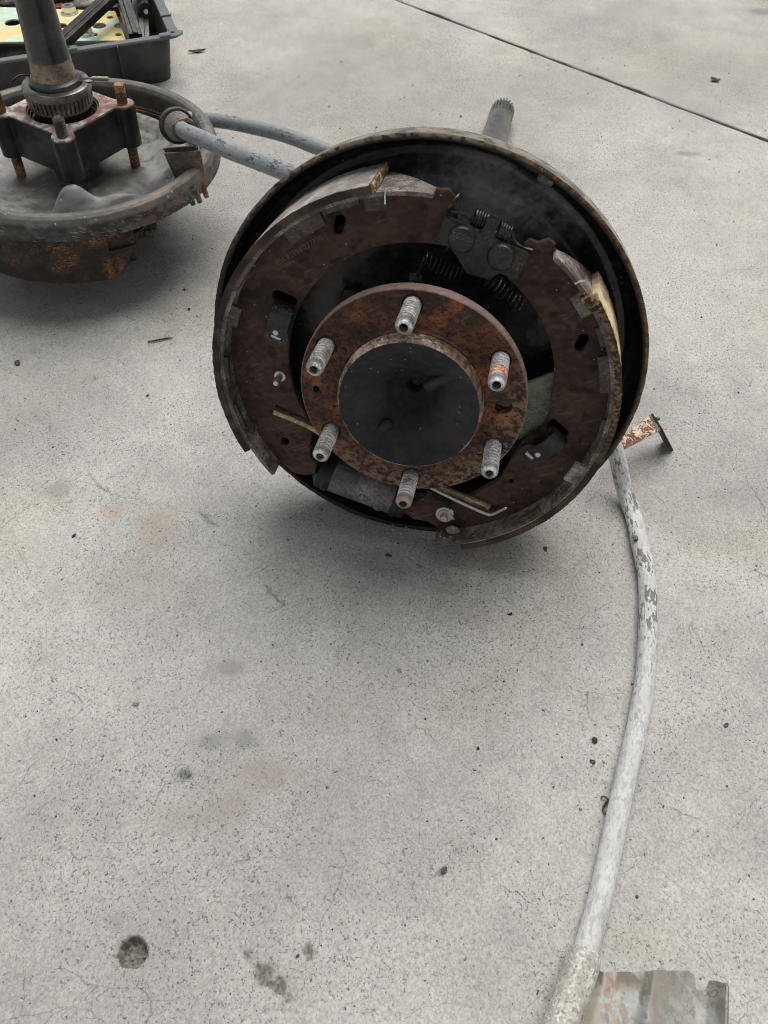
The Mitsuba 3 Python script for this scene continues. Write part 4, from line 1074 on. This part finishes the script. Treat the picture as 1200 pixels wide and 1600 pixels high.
put(K, 'top_leaf', slab(q, 0.0026), 'cream_rust', smooth=False)
q2 = np.array([q[1] + (0.0004, 0.0006, 0.0002), q[2] + (0.0004, 0.0002, 0.0002), (0.2745, 0.5560, 0.0010), (0.2700, 0.5710, 0.0010)])
put(K, 'bent_leaf', slab(q2, 0.0028), 'shoe_rust', smooth=False)
put(K, 'fold', tube(np.array([q[1] + (0.0003, 0.0004, -0.0011), q[2] + (0.0003, 0.0001, -0.0011)]), 0.0017, 14), 'table_steel')
put(K, 'weld_bead', chunk(0.0028, 9), 'nib_steel', frame((0.2560, 0.5680, 0.0325), (1, 0, 0), (0, 1, 0), (0, 0, 1)))

# ---------------------------------------------------------------- the tray of parts at the top left
TK = np.array((-0.330, 1.418, 0.0))
T1 = np.array((-0.9217, -0.3879, 0.0))
T2 = np.array((-0.318, 0.948, 0.0))
MT = frame(TK, T1, T2, (0, 0, 1))
tr = 'parts_tray'
tag(tr, 'black plastic tray with a flanged rim, full of parts, behind the second brake', 'tray')
LX, LY, ZH = 0.52, 0.36, 0.0725


def tray_section(inset, rad, z):
    g = sg.box(inset, inset, LX - inset, LY - inset).buffer(-rad).buffer(rad, 8)
    c = np.asarray(sg.polygon.orient(g).exterior.coords)[:-1]
    return g, c, z


def tray_shell():
    o = m3.Manifold.batch_hull([m3.Manifold.extrude(section(tray_section(0.016, 0.022, 0)[0]), 0.0005), m3.Manifold.extrude(section(tray_section(0.006, 0.018, 0)[0]), 0.0005).translate([0, 0, ZH - 0.0006])])
    i = m3.Manifold.batch_hull([m3.Manifold.extrude(section(tray_section(0.0190, 0.02, 0)[0]), 0.0005).translate([0, 0, 0.003]), m3.Manifold.extrude(section(tray_section(0.0090, 0.016, 0)[0]), 0.0005).translate([0, 0, ZH + 0.001])])
    return o - i


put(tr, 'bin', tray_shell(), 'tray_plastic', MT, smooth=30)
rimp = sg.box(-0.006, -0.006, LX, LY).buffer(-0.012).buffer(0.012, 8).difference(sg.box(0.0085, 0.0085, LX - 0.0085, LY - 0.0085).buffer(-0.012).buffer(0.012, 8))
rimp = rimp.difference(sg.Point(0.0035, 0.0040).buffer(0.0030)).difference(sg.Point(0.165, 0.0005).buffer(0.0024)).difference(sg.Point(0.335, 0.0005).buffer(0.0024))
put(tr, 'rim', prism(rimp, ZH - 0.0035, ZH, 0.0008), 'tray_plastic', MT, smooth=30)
for x, y, w, d in ((0.165, 0.0005, 0.026, 0.014), (0.335, 0.0005, 0.026, 0.014)):
    put(tr, 'eyelet', prism(sg.box(x - w / 2, y - d / 2, x + w / 2, y + d / 2).buffer(-0.003).buffer(0.003).difference(sg.Point(x, y).buffer(0.0025)), ZH + 0.0003, ZH + 0.0034, 0.0006), 'tray_plastic', MT, smooth=30)
put(tr, 'corner_eyelet', prism(sg.Point(0.0035, 0.0040).buffer(0.0165).intersection(sg.box(-0.02, -0.02, 0.0085, 0.0085)).union(sg.box(-0.006, -0.006, 0.025, 0.008)).union(sg.box(-0.006, -0.006, 0.008, 0.025)).difference(sg.Point(0.0035, 0.0040).buffer(0.0032)), ZH + 0.0003, ZH + 0.0026, 0.0006), 'tray_plastic', MT, smooth=30)
put(tr, 'rim_rib', place(rbox((0.018, 0.0035, 0.004), 0.001, 4), frame((0.002, 0.085, ZH + 0.001), (1, 0, 0), (0, 1, 0), (0, 0, 1))), 'tray_plastic', MT)
put(tr, 'rim_seam', place(rbox((0.0014, 0.017, 0.062), 0.0005, 4), frame((0.093, 0.0005, 0.0405), (1, 0, 0), (0, 1, 0.12), (0, -0.12, 1))), 'tray_plastic', MT)
put(tr, 'inner_lug', prism(sg.box(-0.014, -0.02, 0.014, 0.016).union(sg.Point(0, 0.016).buffer(0.012)).difference(sg.Point(0, 0.014).buffer(0.004)), 0, 0.004, 0.0006), 'tray_plastic', frame((-0.4135, 1.585, 0.038), (0.95, 0.3, 0), (0.0, 0.1, 0.99), (0.3, -0.9, 0.1)), smooth=30)

# passivated plate with holes, lying in the tray
PZ = 0.05
g4 = np.array([(-0.700, 1.6173), (-0.469, 1.5949), (-0.4218, 1.4587), (-0.6900, 1.4490)])
plate = sg.Polygon(g4).buffer(-0.003).buffer(0.003)
holes = [((-0.4808, 1.5246), 0.0115, 0.014), ((-0.471, 1.5638), 0.0055, 0.007), ((-0.479, 1.484), 0.0050, 0.007), ((-0.4397, 1.484), 0.0052, 0.007), ((-0.4452, 1.5246), 0.0100, 0.012), ((-0.5052, 1.5638), 0.006, 0.008), ((-0.512, 1.515), 0.006, 0.008), ((-0.6311, 1.5395), 0.0135, 0.016), ((-0.545, 1.5246), 0.009, 0.012)]
for (x, y), a, b in holes:
    plate = plate.difference(sa.translate(sa.rotate(sa.scale(sg.Point(0, 0).buffer(1, 24), a, b), 25), x, y))
put(None, 'perforated_plate', prism(plate, PZ - 0.0026, PZ, 0.0006), 'passivated', smooth=30)
tag('perforated_plate', 'yellow zinc plated plate with round holes lying in the black tray', 'plate')


def nut(x, y, z, r, name, label, tilt=0.0, long=False):
    N = numbered(name)
    tag(N, label, 'nut')
    F = frame((x, y, z), (1, 0, 0), (0, math.cos(tilt), math.sin(tilt)), (0, -math.sin(tilt), math.cos(tilt)))
    put(N, 'hexagon', lathe([(r * 0.5, 0.0), (r * 0.95, 0.0), (r, r * 0.15), (r, r * 0.85), (r * 0.9, r), (r * 0.52, r), (r * 0.48, r * 0.7)], 6), 'chrome', F, smooth=False)
    put(N, 'collar', lathe([(r * 1.2, 0.0), (r * 1.2, r * 0.12), (r * 0.9, r * 0.2)], 24), 'chrome', F)


nut(-0.545, 1.583, PZ + 0.0005, 0.0125, 'hexagon_nut', 'bright hexagon nut on the yellow plate, left of the long black bar', 0.0)
nut(-0.490, 1.481, PZ + 0.0005, 0.0100, 'hexagon_nut', 'bright nut in the corner under the long black bar', 0.0)
nut(-0.478, 1.632, PZ + 0.004, 0.012, 'hexagon_nut', 'bright nut above the yellow plate between the two black bars', 0.5)


def bar(p0, p1, w, h, name, label):
    F = along(p0, p1)
    L = np.linalg.norm(np.asarray(p1, float) - np.asarray(p0, float))
    poly = sg.box(-w / 2, -h / 2, w / 2, h / 2).union(sg.box(-w / 6, h / 2 - 0.0005, w / 6, h / 2 + 0.0022)).buffer(0.0012).buffer(-0.0018).buffer(0.0012)
    put(None, name, prism(poly, 0, L), 'strap_black', F, smooth=30)
    tag(name, label, 'bar')


bar((-0.4985, 1.350, 0.078), (-0.4210, 1.660, 0.098), 0.021, 0.012, 'steel_bar', 'long ribbed black bar slanting up to the right across the tray rim')
bar((-0.3985, 1.434, 0.062), (-0.4700, 1.640, 0.102), 0.020, 0.012, 'steel_bar_001', 'black bar leaning in the tray, right of the yellow plate')
bar((-0.4150, 1.520, 0.012), (-0.4450, 1.720, 0.090), 0.026, 0.014, 'steel_bar_002', 'dark upright bar in the right end of the tray')
put(None, 'red_clip', rbox((0.034, 0.022, 0.014), 0.005, 5), 'red_plastic', frame((-0.585, 1.632, 0.040), (0.9, 0.3, 0.1), (-0.3, 0.9, 0), (0, 0, 1)))
tag('red_clip', 'dark red plastic clip in the tray behind the yellow plate', 'clip')
for k, (x, y, z, sx) in enumerate(((-0.535, 1.640, 0.046, 0.020), (-0.510, 1.655, 0.044, 0.017), (-0.650, 1.665, 0.050, 0.040))):
    n_ = numbered('metal_offcut')
    put(None, n_, chunk(sx, 20 + k, (1.3, 0.7, 0.4), 2, 0.7), ('table_steel', 'stud_dark', 'dirt_grey')[k])
    scene[n_]['to_world'] = mi.ScalarTransform4f().translate([x, y, z])
    tag(n_, ('small grey offcut beside the red clip in the tray', 'dark lump of metal in the tray right of the red clip', 'grey folded offcut at the back left of the tray')[k], 'offcut')

# ---------------------------------------------------------------- bits lying on the floor


def leaf(L, W, seed):
    n = 16
    s = np.linspace(-1, 1, n)
    w = W / 2 * (1 - s * s) ** 0.7 * (1 + 0.25 * np.sin(5 * s + seed))
    v = []
    for k in range(n):
        z = 0.0012 + 0.0022 * s[k] ** 2
        v += [(s[k] * L / 2, -w[k], z + 0.0014), (s[k] * L / 2, 0, z), (s[k] * L / 2, w[k], z + 0.0018)]
    v = np.array(v)
    f = []
    for k in range(n - 1):
        for j in (0, 1):
            a = 3 * k + j
            f.append([a, a + 1, a + 4, a + 3])
    top = as_tm((v, np.array(f)))
    bot = as_tm((v - (0, 0, 0.0005), np.array(f)[:, ::-1]))
    return cat([top, bot])


def spot(x, y, a=0.0, z=0.0):
    return frame((x, y, z), (math.cos(a), math.sin(a), 0), (-math.sin(a), math.cos(a), 0), (0, 0, 1))


put(None, 'dead_leaf', leaf(0.030, 0.009, 1), 'leaf_brown', spot(-0.327, 1.547, 0.25), smooth=40)
tag('dead_leaf', 'brown dried leaf right of the black tray', 'leaf')
put(None, 'seed_pod', leaf(0.016, 0.012, 3), 'leaf_brown', spot(0.547, 1.424, -0.6), smooth=40)
tag('seed_pod', 'small dark seed pod beyond the floor joint at the upper right', 'seed')
put(None, 'twig', cat([tube(spline([(0.1560, 0.2200, 0.0018), (0.1525, 0.2165, 0.0022), (0.1495, 0.2130, 0.0016), (0.1500, 0.2085, 0.0014)], 20), 0.0008, 7), tube(spline([(0.1535, 0.2175, 0.002), (0.1505, 0.2200, 0.0030), (0.1490, 0.2190, 0.0016)], 12), 0.0006, 7)]), 'leaf_brown')
tag('twig', 'curled brown twig against the left side of the white cable', 'twig')
put(None, 'twig_001', tube(spline([(-0.258, 0.7265, 0.0012), (-0.248, 0.7280, 0.0018), (-0.238, 0.7320, 0.0014), (-0.232, 0.7330, 0.0010)], 20), [0.0010] * 14 + list(np.linspace(0.001, 0.0004, 6)), 7), 'leaf_brown')
tag('twig_001', 'thin straight splinter left of the front brake', 'twig')
stones = [(-0.185, 0.291, 0.0022, 'dark chip on bare concrete at the left, below the pale stains'), (0.152, 0.262, 0.0028, 'dark flat chip left of the white cable, upper of the two beside it'), (0.148, 0.246, 0.0020, 'dark chip left of the white cable, lower of the two beside it'),
          (0.250, 0.274, 0.0020, 'dark chip alone to the right of the white cable'), (-0.390, 0.690, 0.0042, 'dark chip at the left edge, below the lying brake'), (0.102, 0.371, 0.0020, 'dark chip in front of the standing brake, right of its shadow'),
          (0.139, 0.438, 0.0024, 'dark chip just right of the foot of the standing brake'), (0.004, 0.431, 0.0026, 'dark chip in the shadow just left of the standing brake foot'), (-0.271, 0.453, 0.0022, 'small chip below the orange stain at the left'), (0.012, 0.319, 0.0022, 'pale flake in the middle of the floor'),
          (0.039, 0.172, 0.0024, 'dark chip low in the middle of the floor'), (-0.168, 0.905, 0.0022, 'dark chip right of the lying brake')]
for k, (x, y, r, lab) in enumerate(stones):
    n_ = put(None, 'stone_chip', chunk(r * 0.72, 40 + k, (1.35, 0.85, 0.4), 2, 1.5), 'dirt_grey' if 'pale' in lab else 'pebble_dark', spot(x, y, k * 1.3, r * 0.25), smooth=False)
    tag(n_, lab, 'chip')
gr = []
for k in range(700):
    x, y = RNG.uniform(-0.6, 0.6), 0.05 + 1.5 * RNG.uniform(0, 1) ** 1.3
    r = RNG.uniform(0.0003, 0.0008) * (1 + 0.5 * y) * (1 if RNG.uniform() < 0.93 else 1.6)
    m = trimesh.creation.icosphere(subdivisions=0, radius=r)
    m.vertices *= RNG.uniform(0.6, 1.3, (len(m.vertices), 1))
    m.apply_transform(spot(x, y, RNG.uniform(0, 6), r * 0.3))
    gr.append(m)
put(None, 'floor_grit', cat(gr), 'pebble_dark', smooth=False)
tag('floor_grit', 'fine dark grit scattered over the concrete', kind='stuff')
